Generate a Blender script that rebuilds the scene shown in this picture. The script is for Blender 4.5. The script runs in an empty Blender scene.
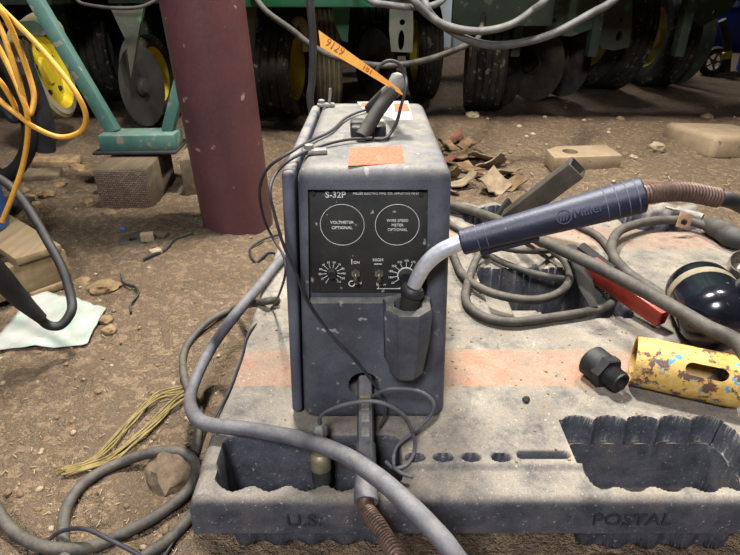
import bpy, bmesh, math, random
from mathutils import Vector, Matrix, noise
R=math.radians; PI=math.pi
random.seed(7)
SC=bpy.context.scene; COL=SC.collection
# ------------------------------------------------------------------ camera model
F=556.0; CZ=0.78; PITCH=R(28)
def _ray(u,v):
    a=(u-370)/F; b=(277.5-v)/F
    return Vector((a, math.cos(PITCH)+b*math.sin(PITCH), -math.sin(PITCH)+b*math.cos(PITCH)))
def Z(u,v,z):
    d=_ray(u,v); t=(z-CZ)/d.z; return Vector((d.x*t,d.y*t,z))
def Y(u,v,y):
    d=_ray(u,v); t=y/d.y; return Vector((d.x*t,y,CZ+d.z*t))
cam=bpy.data.cameras.new('camera'); cam.sensor_width=36; cam.lens=36*F/740; cam.clip_start=.02
co=bpy.data.objects.new('camera',cam); COL.objects.link(co)
co.location=(0,0,CZ); co.rotation_euler=(R(90)-PITCH,0,0); SC.camera=co
# ------------------------------------------------------------------ materials
def lin(h):
    if isinstance(h,str):
        h=h.lstrip('#'); c=[int(h[i:i+2],16)/255 for i in (0,2,4)]
    else: c=[x/255 for x in h]
    return tuple((x/12.92 if x<=.04045 else ((x+.055)/1.055)**2.4) for x in c)+(1,)
class NT:
    def __init__(s,name):
        s.m=bpy.data.materials.new(name); s.m.use_nodes=True
        s.t=s.m.node_tree; s.t.nodes.clear()
        s.out=s.t.nodes.new('ShaderNodeOutputMaterial'); s.b=s.t.nodes.new('ShaderNodeBsdfPrincipled')
        s.t.links.new(s.b.outputs[0],s.out.inputs[0])
        s.tc=s.t.nodes.new('ShaderNodeTexCoord').outputs['Object']
    def n(s,k,**kw):
        x=s.t.nodes.new(k)
        for a,b in kw.items(): setattr(x,a,b)
        return x
    def l(s,a,b): s.t.links.new(a,b)
    def noise(s,scale,detail=4,rough=.6,vec=None):
        x=s.n('ShaderNodeTexNoise'); x.inputs['Scale'].default_value=scale
        x.inputs['Detail'].default_value=detail; x.inputs['Roughness'].default_value=rough
        s.l(vec or s.tc,x.inputs['Vector']); return x.outputs['Fac']
    def ramp(s,fac,a,b,ca=(0,0,0,1),cb=(1,1,1,1)):
        x=s.n('ShaderNodeValToRGB'); e=x.color_ramp.elements
        e[0].position=a; e[1].position=b; e[0].color=ca; e[1].color=cb
        s.l(fac,x.inputs[0]); return x.outputs[0]
    def mix(s,fac,a,b,blend='MIX'):
        x=s.n('ShaderNodeMix',data_type='RGBA',blend_type=blend)
        for sock,v in ((x.inputs[0],fac),(x.inputs[6],a),(x.inputs[7],b)):
            if isinstance(v,(int,float)): sock.default_value=v
            elif isinstance(v,tuple): sock.default_value=v
            else: s.l(v,sock)
        return x.outputs[2]
    def math(s,op,a,b=0):
        x=s.n('ShaderNodeMath',operation=op)
        for sock,v in ((x.inputs[0],a),(x.inputs[1],b)):
            if isinstance(v,(int,float)): sock.default_value=v
            else: s.l(v,sock)
        return x.outputs[0]
    def bump(s,h,strength,dist=.002):
        x=s.n('ShaderNodeBump'); x.inputs['Strength'].default_value=strength; x.inputs['Distance'].default_value=dist
        s.l(h,x.inputs['Height']); s.l(x.outputs[0],s.b.inputs['Normal'])
def M(name,c1,c2=None,scale=9,thr=(.38,.64),rough=.7,metal=0,bump=.25,bscale=90,dust=None,dustamt=.6,specks=None,spec=.4):
    """worn material: two colours mottled by noise, optional settled dust, optional specks"""
    s=NT(name); c1=lin(c1); c2=lin(c2) if c2 else c1
    col=s.mix(s.ramp(s.noise(scale,6,.65),*thr),c1,c2)
    if specks:
        col=s.mix(s.ramp(s.noise(specks[1],2,.5),specks[2],specks[2]+.05),col,lin(specks[0]))
    if dust:
        g=s.n('ShaderNodeNewGeometry'); sp=s.n('ShaderNodeSeparateXYZ'); s.l(g.outputs['Normal'],sp.inputs[0])
        up=s.ramp(sp.outputs[2],.15,.95)
        nz=s.ramp(s.noise(scale*2.3,6,.7),.28,.66)
        f=s.math('MULTIPLY',s.math('MULTIPLY',up,nz),dustamt)
        col=s.mix(f,col,lin(dust))
    fine=s.ramp(s.noise(bscale*2.2,3,.7),.2,.8,(.78,.78,.78,1),(1.16,1.16,1.16,1))
    col=s.mix(1.0,col,fine,'MULTIPLY')
    s.l(col,s.b.inputs['Base Color'])
    s.b.inputs['Roughness'].default_value=rough; s.b.inputs['Metallic'].default_value=metal
    s.b.inputs['Specular IOR Level'].default_value=spec
    if bump: s.bump(s.noise(bscale,5,.65),bump)
    return s.m
m_case=M('dusty_case_plastic','#3a3b42','#54565e',11,rough=.62,bump=.25,bscale=160,dust='#7d776b',dustamt=1.0,specks=('#8c8a86',55,.68))
m_door=M('door_plastic','#3f404a','#5a5c68',9,rough=.6,bump=.2,bscale=160,dust='#8a8376',dustamt=.9)
m_panel=M('panel_black','#1d1d20','#34332f',9,rough=.55,bump=.1,bscale=200,specks=('#8a8478',70,.70))
m_ink=M('white_ink','#dededa','#bab8b2',60,rough=.6,bump=0)
m_inkdark=M('brown_ink','#8a4c1c',rough=.7,bump=0)
m_redink=M('red_ink','#8e2c1a',rough=.7,bump=0)
m_black=M('black_plastic','#17171a','#26262a',20,rough=.5,dust='#6e675c',dustamt=.45)
m_rubber=M('dusty_rubber','#262625','#3c3a37',14,rough=.7,dust='#7a7062',dustamt=.4)
m_rubber0=M('black_rubber','#161617','#29292a',14,rough=.6,dust='#5a5348',dustamt=.3)
m_rubber2=M('grey_hose_rubber','#45464b','#636268',22,rough=.65,dust='#8a847c',dustamt=.45,bscale=130)
m_cable=M('brown_grey_cable','#302e2a','#4a463f',25,rough=.7,dust='#7d7364',dustamt=.35)
m_cableblk=M('thin_black_cord','#222024','#3c3a3e',20,rough=.6)
m_steel=M('worn_steel','#8f8f92','#b9b9bc',30,rough=.38,metal=.8,bump=.12)
m_chrome=M('toggle_metal','#b9b4a8','#7c766a',40,rough=.3,metal=.9,bump=.05)
m_silver=M('aluminium_neck','#b4b5bb','#d2d3d8',20,rough=.4,metal=.5,bump=.08)
m_brass=M('dirty_brass','#8c8268','#6f6858',40,rough=.5,metal=.35)
m_greyfit=M('grey_fitting','#5d5c5a','#83807a',40,rough=.6,dust='#978e80')
m_rust=M('rusty_conduit','#4d3b33','#6a5448',60,rough=.55,metal=.35,bump=.2)
m_blue=M('navy_grip','#181a29','#24273a',14,rough=.5,dust='#5c5e70',dustamt=.3,specks=('#6f7284',120,.74),bscale=200)
m_navyemb=M('navy_emboss','#3c3f55','#2a2d40',60,rough=.6)
m_fit=M('black_fitting','#0d0d0f','#19191a',20,rough=.6,dust='#4c463e',dustamt=.25)
m_copper=M('dull_copper','#93755c','#6f5a4a',30,rough=.5,metal=.3)
m_groove=M('groove_dust','#5f6074','#3b3c4e',90,rough=.8)
m_maroon=M('maroon_paint','#4f3236','#613c3b',3.2,rough=.42,bump=.08,bscale=40,specks=('#9b7f74',26,.70),spec=.5)
m_green=M('machine_green','#12502c','#1d4431',6,rough=.5,dust='#4c5040')
m_greend=M('dirty_green','#2c3a30','#3f4a38',5,rough=.75,specks=('#5d5b4c',20,.62))
m_bracket=M('grey_green_bracket','#383d33','#4a483b',7,rough=.7,specks=('#3f6a4c',9,.6))
m_teal=M('teal_paint','#3a6359','#4d6e64',12,rough=.6,specks=('#7f7a68',22,.62),dust='#7e8478')
m_tire=M('dirty_tire','#1c1a17','#393429',9,rough=.9,bump=.4,specks=('#6c6350',26,.62))
m_tiretan=M('mudcaked_tire','#6d644e','#918565',9,rough=.95,bump=.6)
m_yellow=M('wheel_yellow','#b29a1c','#d0b826',8,rough=.55,specks=('#4a4222',22,.68))
m_disc=M('disc_steel','#4b463e','#6a655a',7,rough=.5,metal=.5)
m_dark=M('dark_iron_and_shade','#1c1b19','#2e2b27',8,rough=.8)  # iron colour, also used as painted shade on the left disc and backdrop
m_orange=M('orange_cord','#c08a2c','#d59c3c',9,rough=.5,bump=.05)
m_bluep=M('blue_plastic','#2453a0','#3d6fc0',8,rough=.45,dust='#7c8794')
m_navyp=M('blue_machine_paint','#1f2f86','#2c3fa6',5,rough=.4)
m_whiteb=M('dusty_white','#9a9aa0','#c2c2c4',12,rough=.7)
m_rock=M('dirt_clod','#6b563d','#98805c',22,rough=.95,bump=.8,bscale=50)
m_clod=M('dark_clod','#564738','#786652',30,rough=.95,bump=1.0,bscale=60)
m_stone=M('pale_stone','#8e7d64','#b0a084',30,rough=.95,bump=.6,bscale=60)
m_tan=M('tan_board','#7f6d55','#938067',9,rough=.85,dust='#8f7c62',specks=('#5d4e38',30,.66))
m_leaf=M('scrap_bark','#4f3d2b','#7a6244',16,rough=.9,bump=.5)
m_leafr=M('scrap_red','#5b3128','#73503c',16,rough=.9,bump=.5)
m_leaft=M('pale_bark','#6f5f49','#94826a',16,rough=.9,bump=.5)
m_twine=M('sisal_twine','#6b5c36','#8d7c4e',60,rough=.9,bump=.5,bscale=200)
m_red=M('red_paint','#7e2a22','#a03a2e',14,rough=.4,specks=('#3a2420',40,.70),dust='#9c7a6c',dustamt=.35)
m_tank=M('gloss_black','#0c0c12','#1a1a24',14,rough=.18,bump=.03,specks=('#77736c',110,.72),spec=.6)
m_tape=M('old_tape','#8a8068','#6d6553',20,rough=.8)
m_tag=M('orange_tag','#e0983a','#e9ab50',10,rough=.7,bump=.05)
m_sheetgreen=None
m_siding=M('pale_siding','#b7c3ca','#c8d2d6',2,rough=.7,bump=.05)
m_wood=None
def wood(name,c1,c2,c3,axis=0,scale=30):
    s=NT(name); mp=s.n('ShaderNodeMapping'); s.l(s.tc,mp.inputs[0])
    sc=[scale,scale,scale]; sc[axis]=scale*.07; mp.inputs['Scale'].default_value=sc
    g=s.noise(1.6,6,.65,mp.outputs[0]); col=s.mix(s.ramp(g,.3,.68),lin(c1),lin(c2))
    col=s.mix(s.ramp(s.noise(7,5),.5,.72),col,lin(c3))
    s.l(col,s.b.inputs['Base Color']); s.b.inputs['Roughness'].default_value=.85; s.bump(g,.5,.003); return s.m
m_wood=wood('weathered_wood','#65543c','#8b7654','#75674e',0)
m_crib=wood('old_timber','#544738','#74644c','#3e3428',1)
def endgrain():
    s=NT('basket_worn_end'); br=s.n('ShaderNodeTexBrick'); 
    mp=s.n('ShaderNodeMapping'); s.l(s.tc,mp.inputs[0]); mp.inputs['Rotation'].default_value=(R(90),0,0)
    s.l(mp.outputs[0],br.inputs['Vector']); br.inputs['Scale'].default_value=34; br.inputs['Mortar Size'].default_value=.035
    br.inputs['Color1'].default_value=lin('#7a6654'); br.inputs['Color2'].default_value=lin('#5b4a3e'); br.inputs['Mortar'].default_value=lin('#33281f')
    s.l(br.outputs[0],s.b.inputs['Base Color']); s.b.inputs['Roughness'].default_value=.9
    s.bump(br.outputs['Fac'],-.5,.004); return s.m
m_end=endgrain()
def dirt():
    s=NT('dry_dirt'); n1=s.noise(1.1,5,.6); n2=s.noise(5.5,7,.7); n3=s.noise(38,5,.7); n4=s.noise(130,3,.7)
    col=s.mix(s.ramp(n2,.2,.8),lin('#8a745c'),lin('#b49d80'))
    col=s.mix(s.math('MULTIPLY',s.ramp(n1,.38,.7),.55),col,lin('#b39d7c'))
    col=s.mix(s.math('MULTIPLY',s.ramp(n3,.48,.7),.6),col,lin('#d2c4aa'))
    col=s.mix(s.math('MULTIPLY',s.ramp(n3,.47,.25),.6),col,lin('#58473a'))
    col=s.mix(s.math('MULTIPLY',s.ramp(n4,.62,.75),.7),col,lin('#d6c9b0'))
    col=s.mix(s.math('MULTIPLY',s.ramp(n4,.4,.25),.45),col,lin('#5a493a'))
    # soil turns darker and browner from the front of the machine back
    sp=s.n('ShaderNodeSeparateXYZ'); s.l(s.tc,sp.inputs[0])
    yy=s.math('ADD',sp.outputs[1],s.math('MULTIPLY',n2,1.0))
    rear_dark=s.ramp(s.math('MULTIPLY',yy,.1),.37,.41)
    col=s.mix(s.math('MULTIPLY',rear_dark,.45),col,s.mix(s.ramp(n2,.4,.65),lin('#3f2a20'),lin('#6b5140')))
    s.l(col,s.b.inputs['Base Color']); s.b.inputs['Roughness'].default_value=.97; s.b.inputs['Specular IOR Level'].default_value=.15
    h=s.math('ADD',s.math('MULTIPLY',n3,1.0),s.math('MULTIPLY',n4,.5)); s.bump(h,1.0,.03); return s.m
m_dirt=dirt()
def palletmat():
    s=NT('dusty_pallet_plastic'); n1=s.noise(4.5,6,.65); n2=s.noise(22,6,.7); n3=s.noise(150,3,.7)
    base=s.mix(s.ramp(n2,.35,.7),lin('#33343a'),lin('#55565e'))
    sp=s.n('ShaderNodeSeparateXYZ'); s.l(s.tc,sp.inputs[0])
    def band(a,b):
        w=s.math('ADD',sp.outputs[1],s.math('MULTIPLY',s.math('SUBTRACT',n2,.5),.02))
        return s.math('MULTIPLY',s.math('GREATER_THAN',w,a),s.math('LESS_THAN',w,b))
    g=s.n('ShaderNodeNewGeometry'); sn=s.n('ShaderNodeSeparateXYZ'); s.l(g.outputs['Normal'],sn.inputs[0])
    up=s.ramp(sn.outputs[2],.25,.97)
    high=s.math('GREATER_THAN',sp.outputs[2],.13)
    b1=s.math('MULTIPLY',band(-.325,-.215),.8); b2=s.math('MULTIPLY',band(.25,.40),.45)
    paint=s.math('MULTIPLY',s.math('MULTIPLY',s.math('MULTIPLY',s.math('MAXIMUM',b1,b2),.85),s.math('MULTIPLY',up,high)),s.ramp(n1,.2,.5))
    dustc=s.mix(s.ramp(n1,.35,.65),lin('#7c7365'),lin('#9b9180'))
    dustf=s.math('MULTIPLY',up,s.ramp(n2,.2,.6))
    col=s.mix(s.math('MULTIPLY',dustf,.92),base,dustc)
    col=s.mix(paint,col,s.mix(s.ramp(n2,.35,.65),lin('#9f6c4e'),lin('#8f7864')))
    stain=s.math('MULTIPLY',s.ramp(s.noise(11,6,.7),.52,.72),.6); col=s.mix(stain,col,lin('#5a4c40'))
    col=s.mix(s.math('MULTIPLY',s.ramp(n3,.64,.7),.6),col,lin('#b4aa9a'))
    gr=s.noise(330,3,.75); col=s.mix(1.0,col,s.ramp(gr,.25,.75,(.62,.62,.62,1),(1.25,1.25,1.25,1)),'MULTIPLY')
    s.l(col,s.b.inputs['Base Color']); s.b.inputs['Roughness'].default_value=.7; s.b.inputs['Specular IOR Level'].default_value=.35
    s.bump(s.math('ADD',n2,s.math('MULTIPLY',n3,.4)),.35,.003); return s.m
m_pallet=palletmat()
def yellowtube():
    s=NT('chipped_yellow_paint'); n=s.noise(30,9,.75); n2=s.noise(34,6,.7); n3=s.noise(90,4)
    col=s.mix(s.ramp(n3,.3,.7),lin('#b58d42'),lin('#c9a65c'))
    col=s.mix(s.ramp(n2,.575,.59),col,lin('#3f86a0'))
    col=s.mix(s.ramp(n,.535,.55),col,lin('#5c3f30'))
    s.l(col,s.b.inputs['Base Color']); s.b.inputs['Roughness'].default_value=.6; s.bump(n,.3,.002); return s.m
m_ytube=yellowtube()
def papermat():
    s=NT('printed_sheet'); n=s.noise(9,4); n2=s.noise(26,5)
    col=s.mix(s.ramp(n,.35,.7),lin('#8f9088'),lin('#a8a99f'))
    col=s.mix(s.math('MULTIPLY',s.ramp(n2,.52,.60),.35),col,lin('#7fa894'))
    col=s.mix(s.ramp(s.noise(40,3),.66,.72),col,lin('#8e8470'))
    s.l(col,s.b.inputs['Base Color']); s.b.inputs['Roughness'].default_value=.8; s.bump(n,.2,.003); return s.m
m_paper=papermat()
def stickermat():
    s=NT('orange_sticker'); w=s.n('ShaderNodeTexWave',bands_direction='Y'); w.inputs['Scale'].default_value=70; s.l(s.tc,w.inputs[0])
    n=s.noise(300,2)
    f=s.math('MULTIPLY',s.ramp(w.outputs[1],.45,.6),s.ramp(n,.4,.55))
    col=s.mix(s.math('MULTIPLY',f,.35),lin('#b8431c'),lin('#dba184')); col=s.mix(s.ramp(s.noise(25,4),.6,.75),col,lin('#9a8270'))
    s.l(col,s.b.inputs['Base Color']); s.b.inputs['Roughness'].default_value=.6; return s.m
m_sticker=stickermat()
def stickerw():
    s=NT('white_sticker'); w=s.n('ShaderNodeTexWave',bands_direction='Y'); w.inputs['Scale'].default_value=60; s.l(s.tc,w.inputs[0])
    f=s.math('MULTIPLY',s.ramp(w.outputs[1],.5,.6),s.ramp(s.noise(260,2),.42,.5))
    col=s.mix(s.math('MULTIPLY',f,.6),lin('#aaa59d'),lin('#6a645e'))
    s.l(col,s.b.inputs['Base Color']); s.b.inputs['Roughness'].default_value=.6; return s.m
m_stickw=stickerw()
# ------------------------------------------------------------------ object helpers
WORG={}
def link(name,me,mat,parent=None,origin=None,smooth=True,sharp=38):
    """mesh given in world coordinates -> one object, origin at the base of its bounds"""
    if me.vertices:
        if smooth:
            me.polygons.foreach_set('use_smooth',[True]*len(me.polygons)); me.set_sharp_from_angle(angle=R(sharp))
        if origin is None:
            xs=[v.co for v in me.vertices]
            mn=[min(c[i] for c in xs) for i in range(3)]; mx=[max(c[i] for c in xs) for i in range(3)]
            origin=Vector(((mn[0]+mx[0])/2,(mn[1]+mx[1])/2,mn[2]))
        origin=Vector(origin); me.transform(Matrix.Translation(-origin))
    me.materials.clear()
    for m in (mat if isinstance(mat,(list,tuple)) else [mat]): me.materials.append(m)
    me.name=name
    o=bpy.data.objects.new(name,me); COL.objects.link(o)
    place(o,origin,parent); return o
def place(o,origin,parent):
    WORG[o]=Vector(origin)
    if parent: o.parent=parent; o.location=WORG[o]-WORG[parent]
    else: o.location=origin
def thing(name,label,cat,loc,group=None):
    o=bpy.data.objects.new(name,None); o.empty_display_size=.05; COL.objects.link(o); place(o,loc,None)
    return tag(o,label,cat,group)
def tag(o,label,cat,group=None,kind=None):
    o['label']=label; o['category']=cat
    if group: o['group']=group
    if kind: o['kind']=kind
    return o
def obj(name,bm,mat,parent=None,label=None,**kw):
    me=bpy.data.meshes.new(name); bmesh.ops.recalc_face_normals(bm,faces=bm.faces); bm.to_mesh(me); bm.free()
    o=link(name,me,mat,parent,**kw)
    if label: o['label']=label
    return o
def NB(): return bmesh.new()
def merge(bm,tmp,mat4=None):
    me=bpy.data.meshes.new('t'); tmp.to_mesh(me); tmp.free()
    if mat4: me.transform(mat4)
    bm.from_mesh(me); bpy.data.meshes.remove(me)
def box(bm,c,s,rot=None,bev=0,seg=2,taper=None):
    """c centre, s full size, rot Matrix(3x3)/euler, taper=(sx,sy) scale of the top"""
    t=NB(); bmesh.ops.create_cube(t,size=1)
    for v in t.verts: v.co=Vector((v.co.x*s[0],v.co.y*s[1],v.co.z*s[2]))
    if taper:
        for v in t.verts:
            if v.co.z>0: v.co.x*=taper[0]; v.co.y*=taper[1]
    if bev: bmesh.ops.bevel(t,geom=t.edges[:],offset=bev,segments=seg,profile=.5,affect='EDGES')
    m=Matrix.Translation(Vector(c))
    if rot is not None:
        if isinstance(rot,(tuple,list)): rot=Matrix.Rotation(rot[2],3,'Z')@Matrix.Rotation(rot[1],3,'Y')@Matrix.Rotation(rot[0],3,'X')
        m=m@rot.to_4x4()
    merge(bm,t,m); return bm
def basis(z,x=None):
    z=Vector(z).normalized(); x=Vector(x) if x is not None else (Vector((0,0,1)) if abs(z.z)<.9 else Vector((1,0,0)))
    x=(x-z*x.dot(z)).normalized(); y=z.cross(x)
    return Matrix((x,y,z)).transposed()
def lathe(bm,prof,org,axis,seg=24,ang=0,x=None,closed=False):
    """prof list of (radius, distance along axis)"""
    B=basis(axis,x); o=Vector(org); rings=[]
    for r,h in prof:
        if r<1e-6: rings.append([bm.verts.new(o+B@Vector((0,0,h)))])
        else: rings.append([bm.verts.new(o+B@Vector((r*math.cos(ang+2*PI*k/seg),r*math.sin(ang+2*PI*k/seg),h))) for k in range(seg)])
    prs=list(zip(rings,rings[1:]))
    if closed: prs.append((rings[-1],rings[0]))
    for a,b in prs:
        for k in range(seg):
            k2=(k+1)%seg
            q=[a[k%len(a)],a[k2%len(a)],b[k2%len(b)],b[k%len(b)]]
            f=[]; [f.append(w) for w in q if w not in f]
            if len(f)>2: bm.faces.new(f)
    return bm
def spline(pts,sub=8):
    P=[Vector(p) for p in pts]
    if len(P)<3: return P
    out=[]; n=len(P)
    for i in range(n-1):
        p0=P[max(i-1,0)] if i>0 else P[0]*2-P[1]; p1=P[i]; p2=P[i+1]; p3=P[i+2] if i+2<n else P[-1]*2-P[-2]
        for k in range(sub):
            t=k/sub; t2=t*t; t3=t2*t
            out.append(.5*((2*p1)+(p2-p0)*t+(2*p0-5*p1+4*p2-p3)*t2+(3*p1-p0-3*p2+p3)*t3))
    out.append(P[-1]); return out
def tube(bm,pts,r,seg=10,sub=8,radii=None,flat=None,cap=True):
    """swept tube along a smooth path; radii list matches pts; flat=(a,b) elliptic scale"""
    S=spline(pts,sub) if sub>1 else [Vector(p) for p in pts]
    n=len(S); rr=[r]*n
    if radii:
        m=len(radii)-1
        for i in range(n):
            q=i/(n-1)*m; k=min(int(q),m-1); rr[i]=radii[k]+(radii[k+1]-radii[k])*(q-k)
    T=[(S[min(i+1,n-1)]-S[max(i-1,0)]).normalized() for i in range(n)]
    nx=basis(T[0]).col[0]; rings=[]; fl=flat or (1,1)
    for i in range(n):
        nx=(nx-T[i]*nx.dot(T[i])).normalized(); ny=T[i].cross(nx)
        rings.append([bm.verts.new(S[i]+(nx*math.cos(2*PI*k/seg)*fl[0]+ny*math.sin(2*PI*k/seg)*fl[1])*rr[i]) for k in range(seg)])
    for a,b in zip(rings,rings[1:]):
        for k in range(seg): bm.faces.new((a[k],a[(k+1)%seg],b[(k+1)%seg],b[k]))
    if cap: bm.faces.new(rings[0][::-1]); bm.faces.new(rings[-1])
    return bm
def prism(bm,poly,org,X,Yv,depth,bev=0):
    """polygon in the plane org+X*a+Yv*b, extruded along X x Yv"""
    X=Vector(X).normalized(); Yv=Vector(Yv).normalized(); N=X.cross(Yv); t=NB()
    a=[t.verts.new(Vector((p[0],p[1],0))) for p in poly]; b=[t.verts.new(Vector((p[0],p[1],depth))) for p in poly]
    t.faces.new(a[::-1]); t.faces.new(b); n=len(poly)
    for i in range(n): t.faces.new((a[i],a[(i+1)%n],b[(i+1)%n],b[i]))
    if bev: bmesh.ops.bevel(t,geom=t.edges[:],offset=bev,segments=2,profile=.5,affect='EDGES')
    m=Matrix((X,Yv,N)).transposed().to_4x4(); m.translation=Vector(org); merge(bm,t,m); return bm
def coil(bm,pts,R0,r,turns,seg=6,per=14,radii=None):
    S=spline(pts,12); n=turns*per; L=len(S)-1; path=[]
    T=[(S[min(i+1,L)]-S[max(i-1,0)]).normalized() for i in range(L+1)]
    nx=basis(T[0]).col[0]; fr=[]
    for i in range(L+1): nx=(nx-T[i]*nx.dot(T[i])).normalized(); fr.append((nx.copy(),T[i].cross(nx)))
    for j in range(n+1):
        q=j/n*L; k=min(int(q),L-1); w=q-k; c=S[k].lerp(S[k+1],w); a=2*PI*j/per
        path.append(c+(fr[k][0]*math.cos(a)+fr[k][1]*math.sin(a))*R0)
    return tube(bm,path,r,seg=seg,sub=1)
def text(bm,s,size,org,X,Yv,depth=.0006,align='CENTER',bold=0):
    c=bpy.data.curves.new('t','FONT'); c.body=s; c.size=size; c.align_x=align; c.align_y='CENTER'; c.extrude=depth/2; c.resolution_u=3; c.offset=bold
    o=bpy.data.objects.new('t',c); COL.objects.link(o); dg=bpy.context.evaluated_depsgraph_get(); dg.update()
    me=bpy.data.meshes.new_from_object(o.evaluated_get(dg)); bpy.data.objects.remove(o); bpy.data.curves.remove(c)
    X=Vector(X).normalized(); Yv=Vector(Yv).normalized(); N=X.cross(Yv)
    m=Matrix((X,Yv,N)).transposed().to_4x4(); m.translation=Vector(org); me.transform(m); bm.from_mesh(me); bpy.data.meshes.remove(me); return bm
def cut(o,*cutters):
    """carve cutter solids (bmeshes in world space) out of o, then throw the cutters away"""
    for bm in cutters:
        me=bpy.data.meshes.new('c'); bmesh.ops.recalc_face_normals(bm,faces=bm.faces); bm.to_mesh(me); bm.free(); c=bpy.data.objects.new('c',me); COL.objects.link(c)
        c.location=o.location-WORG[o] if not o.parent else Vector()
        md=o.modifiers.new('b','BOOLEAN'); md.object=c; md.operation='DIFFERENCE'; md.solver='EXACT'
        bpy.context.view_layer.update(); dg=bpy.context.evaluated_depsgraph_get()
        nm=bpy.data.meshes.new_from_object(o.evaluated_get(dg)); o.modifiers.clear(); old=o.data; o.data=nm; nm.name=o.name; bpy.data.meshes.remove(old)
        bpy.data.objects.remove(c)
    nm=o.data; nm.polygons.foreach_set('use_smooth',[True]*len(nm.polygons)); nm.set_sharp_from_angle(angle=R(38)); return o
# ------------------------------------------------------------------ ground
PT=.15
PX0,PX1,PY0,PY1=-.255,1.02,.536,1.66
def sm(a,b,x):
    t=min(1,max(0,(x-a)/(b-a))); return t*t*(3-2*t)
def gh(x,y):
    h=.022*noise.noise((x*1.3,y*1.3,3))+.012*noise.noise((x*4.2,y*4.2,7))+.010*noise.noise((x*11,y*11,1))+.007*noise.noise((x*27,y*27,5))+.004*noise.noise((x*48,y*48,9))
    d=max(PX0-x,x-PX1,PY0-y,y-PY1)
    w=sm(-.02,.10,d)
    h=h*w-.02*(1-w)
    h+=.10*sm(3.2,3.5,y)*sm(3.9,3.55,y)*(.55+.45*noise.noise((x*3,0,2)))*.35   # low ridge of scraped soil in front of the machine
    return h
def axis_vals(a,b,f0,f1,fine,grow=1.08,mx=.16):
    mid=[f0+i*fine for i in range(int((f1-f0)/fine)+1)]
    L=[];s=fine;x=f0
    while x>a: s=min(s*grow,mx); x-=s; L.append(x)
    U=[];s=fine;x=mid[-1]
    while x<b: s=min(s*grow,mx); x+=s; U.append(x)
    return L[::-1]+mid+U
gx=axis_vals(-5,6.5,-1.25,1.5,.012); gy=axis_vals(-2.5,8.2,.3,3.3,.013)
vs=[(x,y,gh(x,y)) for y in gy for x in gx]; nx_=len(gx)
fs=[(j*nx_+i,j*nx_+i+1,(j+1)*nx_+i+1,(j+1)*nx_+i) for j in range(len(gy)-1) for i in range(nx_-1)]
me=bpy.data.meshes.new('floor'); me.from_pydata(vs,[],fs)
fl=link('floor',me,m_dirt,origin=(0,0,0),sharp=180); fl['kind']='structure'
def G(u,v,lift=0):
    """point on the dirt under a pixel"""
    p=Z(u,v,0)
    for _ in range(4): p=Z(u,v,gh(p.x,p.y)+lift)
    return p
# shed wall far behind
bm=NB()
for i in range(60):
    x=-5+i*.2; box(bm,(x,8.1,1.6),(.17,.03,3.4),bev=.008)
box(bm,(1,8.14,1.6),(12.4,.04,3.4))
w=obj('wall_back',bm,m_siding); w['kind']='structure'
# ------------------------------------------------------------------ pallet
def sdbox(x,y,cx,cy,hx,hy,r):
    qx=abs(x-cx)-hx+r; qy=abs(y-cy)-hy+r
    return math.hypot(max(qx,0),max(qy,0))+min(max(qx,qy),0)-r
HOLES=[(.068,.611),(.110,.611),(.152,.611),(.197,.611)]
FL=[(.321,.674,.013,.022),(.366,.694,.016,.020),(.422,.696,.017,.021),(.478,.696,.017,.021),(.532,.692,.018,.022),(.574,.672,.022,.016),(.586,.632,.022,.016)]
def ph(x,y):
    d=0
    wav=.005*math.sin(x*2*PI/.052)
    if y<.80:
        a=sdbox(x,y+(wav if y<.61 else 0),-.09,.608,.138,.051,.02)
        dd=.142*sm(0,.014,-a)
        dd*= .45+.55*sm(-.232,-.20,x)
        d=max(d,dd)
        a=sdbox(x,y+(wav if y<.60 else 0),.444,.621,.128,.065,.03); d=max(d,.142*sm(0,.008,-a))
        # scalloped upper wall with a ledge below it
        def sc(q): q=q%1; return .5*math.sqrt(max(0,1-(2*q-1)**2))
        yb=.684+.034*sc((x-.312)/.0525); xb=.566+.034*sc((y-.684)/.0525)
        a=max(y-yb,x-xb,.308-x,.60-y,(x+y-1.262)*.75-.012*sc((x-y)/.07)); d=max(d,.054*sm(0,.006,-a)-.010*sm(0,.02,-a))
        for hx,hy in HOLES:
            e=math.hypot((x-hx)/.0145,(y-hy)/.0085); d=max(d,.03*sm(1.08,.6,e))
        e=sdbox(x,y,.262,.616,.04,.008,.008); d=max(d,.03*sm(.001,-.006,e))
        # shallow trough of the front rim
        d=max(d,.007*sm(.600,.588,y))
    for cx,cy,hx,hy in ((.415,1.12,.155,.115),(.87,.64,.12,.055),(.87,1.1,.12,.11),(.87,1.54,.12,.06),(.42,1.57,.14,.05),(-.05,1.57,.14,.05)):
        if abs(x-cx)<hx+.05 and abs(y-cy)<hy+.05:
            wv=.005*math.sin(x*2*PI/.06)
            a=sdbox(x,y+wv,cx,cy,hx,hy,.03); dd=.142*sm(0,.014,-a)
            if cx==.415:
                # moulded ribs stand in the left half of this pocket
                rb=sdbox(x,y,.345,1.04,.05,.05,.02); dd=min(dd,.142-.11*sm(.006,-.006,rb))
                rb=sdbox(x,y,.29,1.09,.035,.075,.02); dd=min(dd,.142-.12*sm(.006,-.006,rb))
            d=max(d,dd)
    # raised back rim
    d-=.022*sm(1.60,1.615,y)*sm(1.655,1.645,y)*(.75+.25*math.sin(x*2*PI/.09))
    d+=.0015*noise.noise((x*9,y*9,0))
    return d
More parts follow.
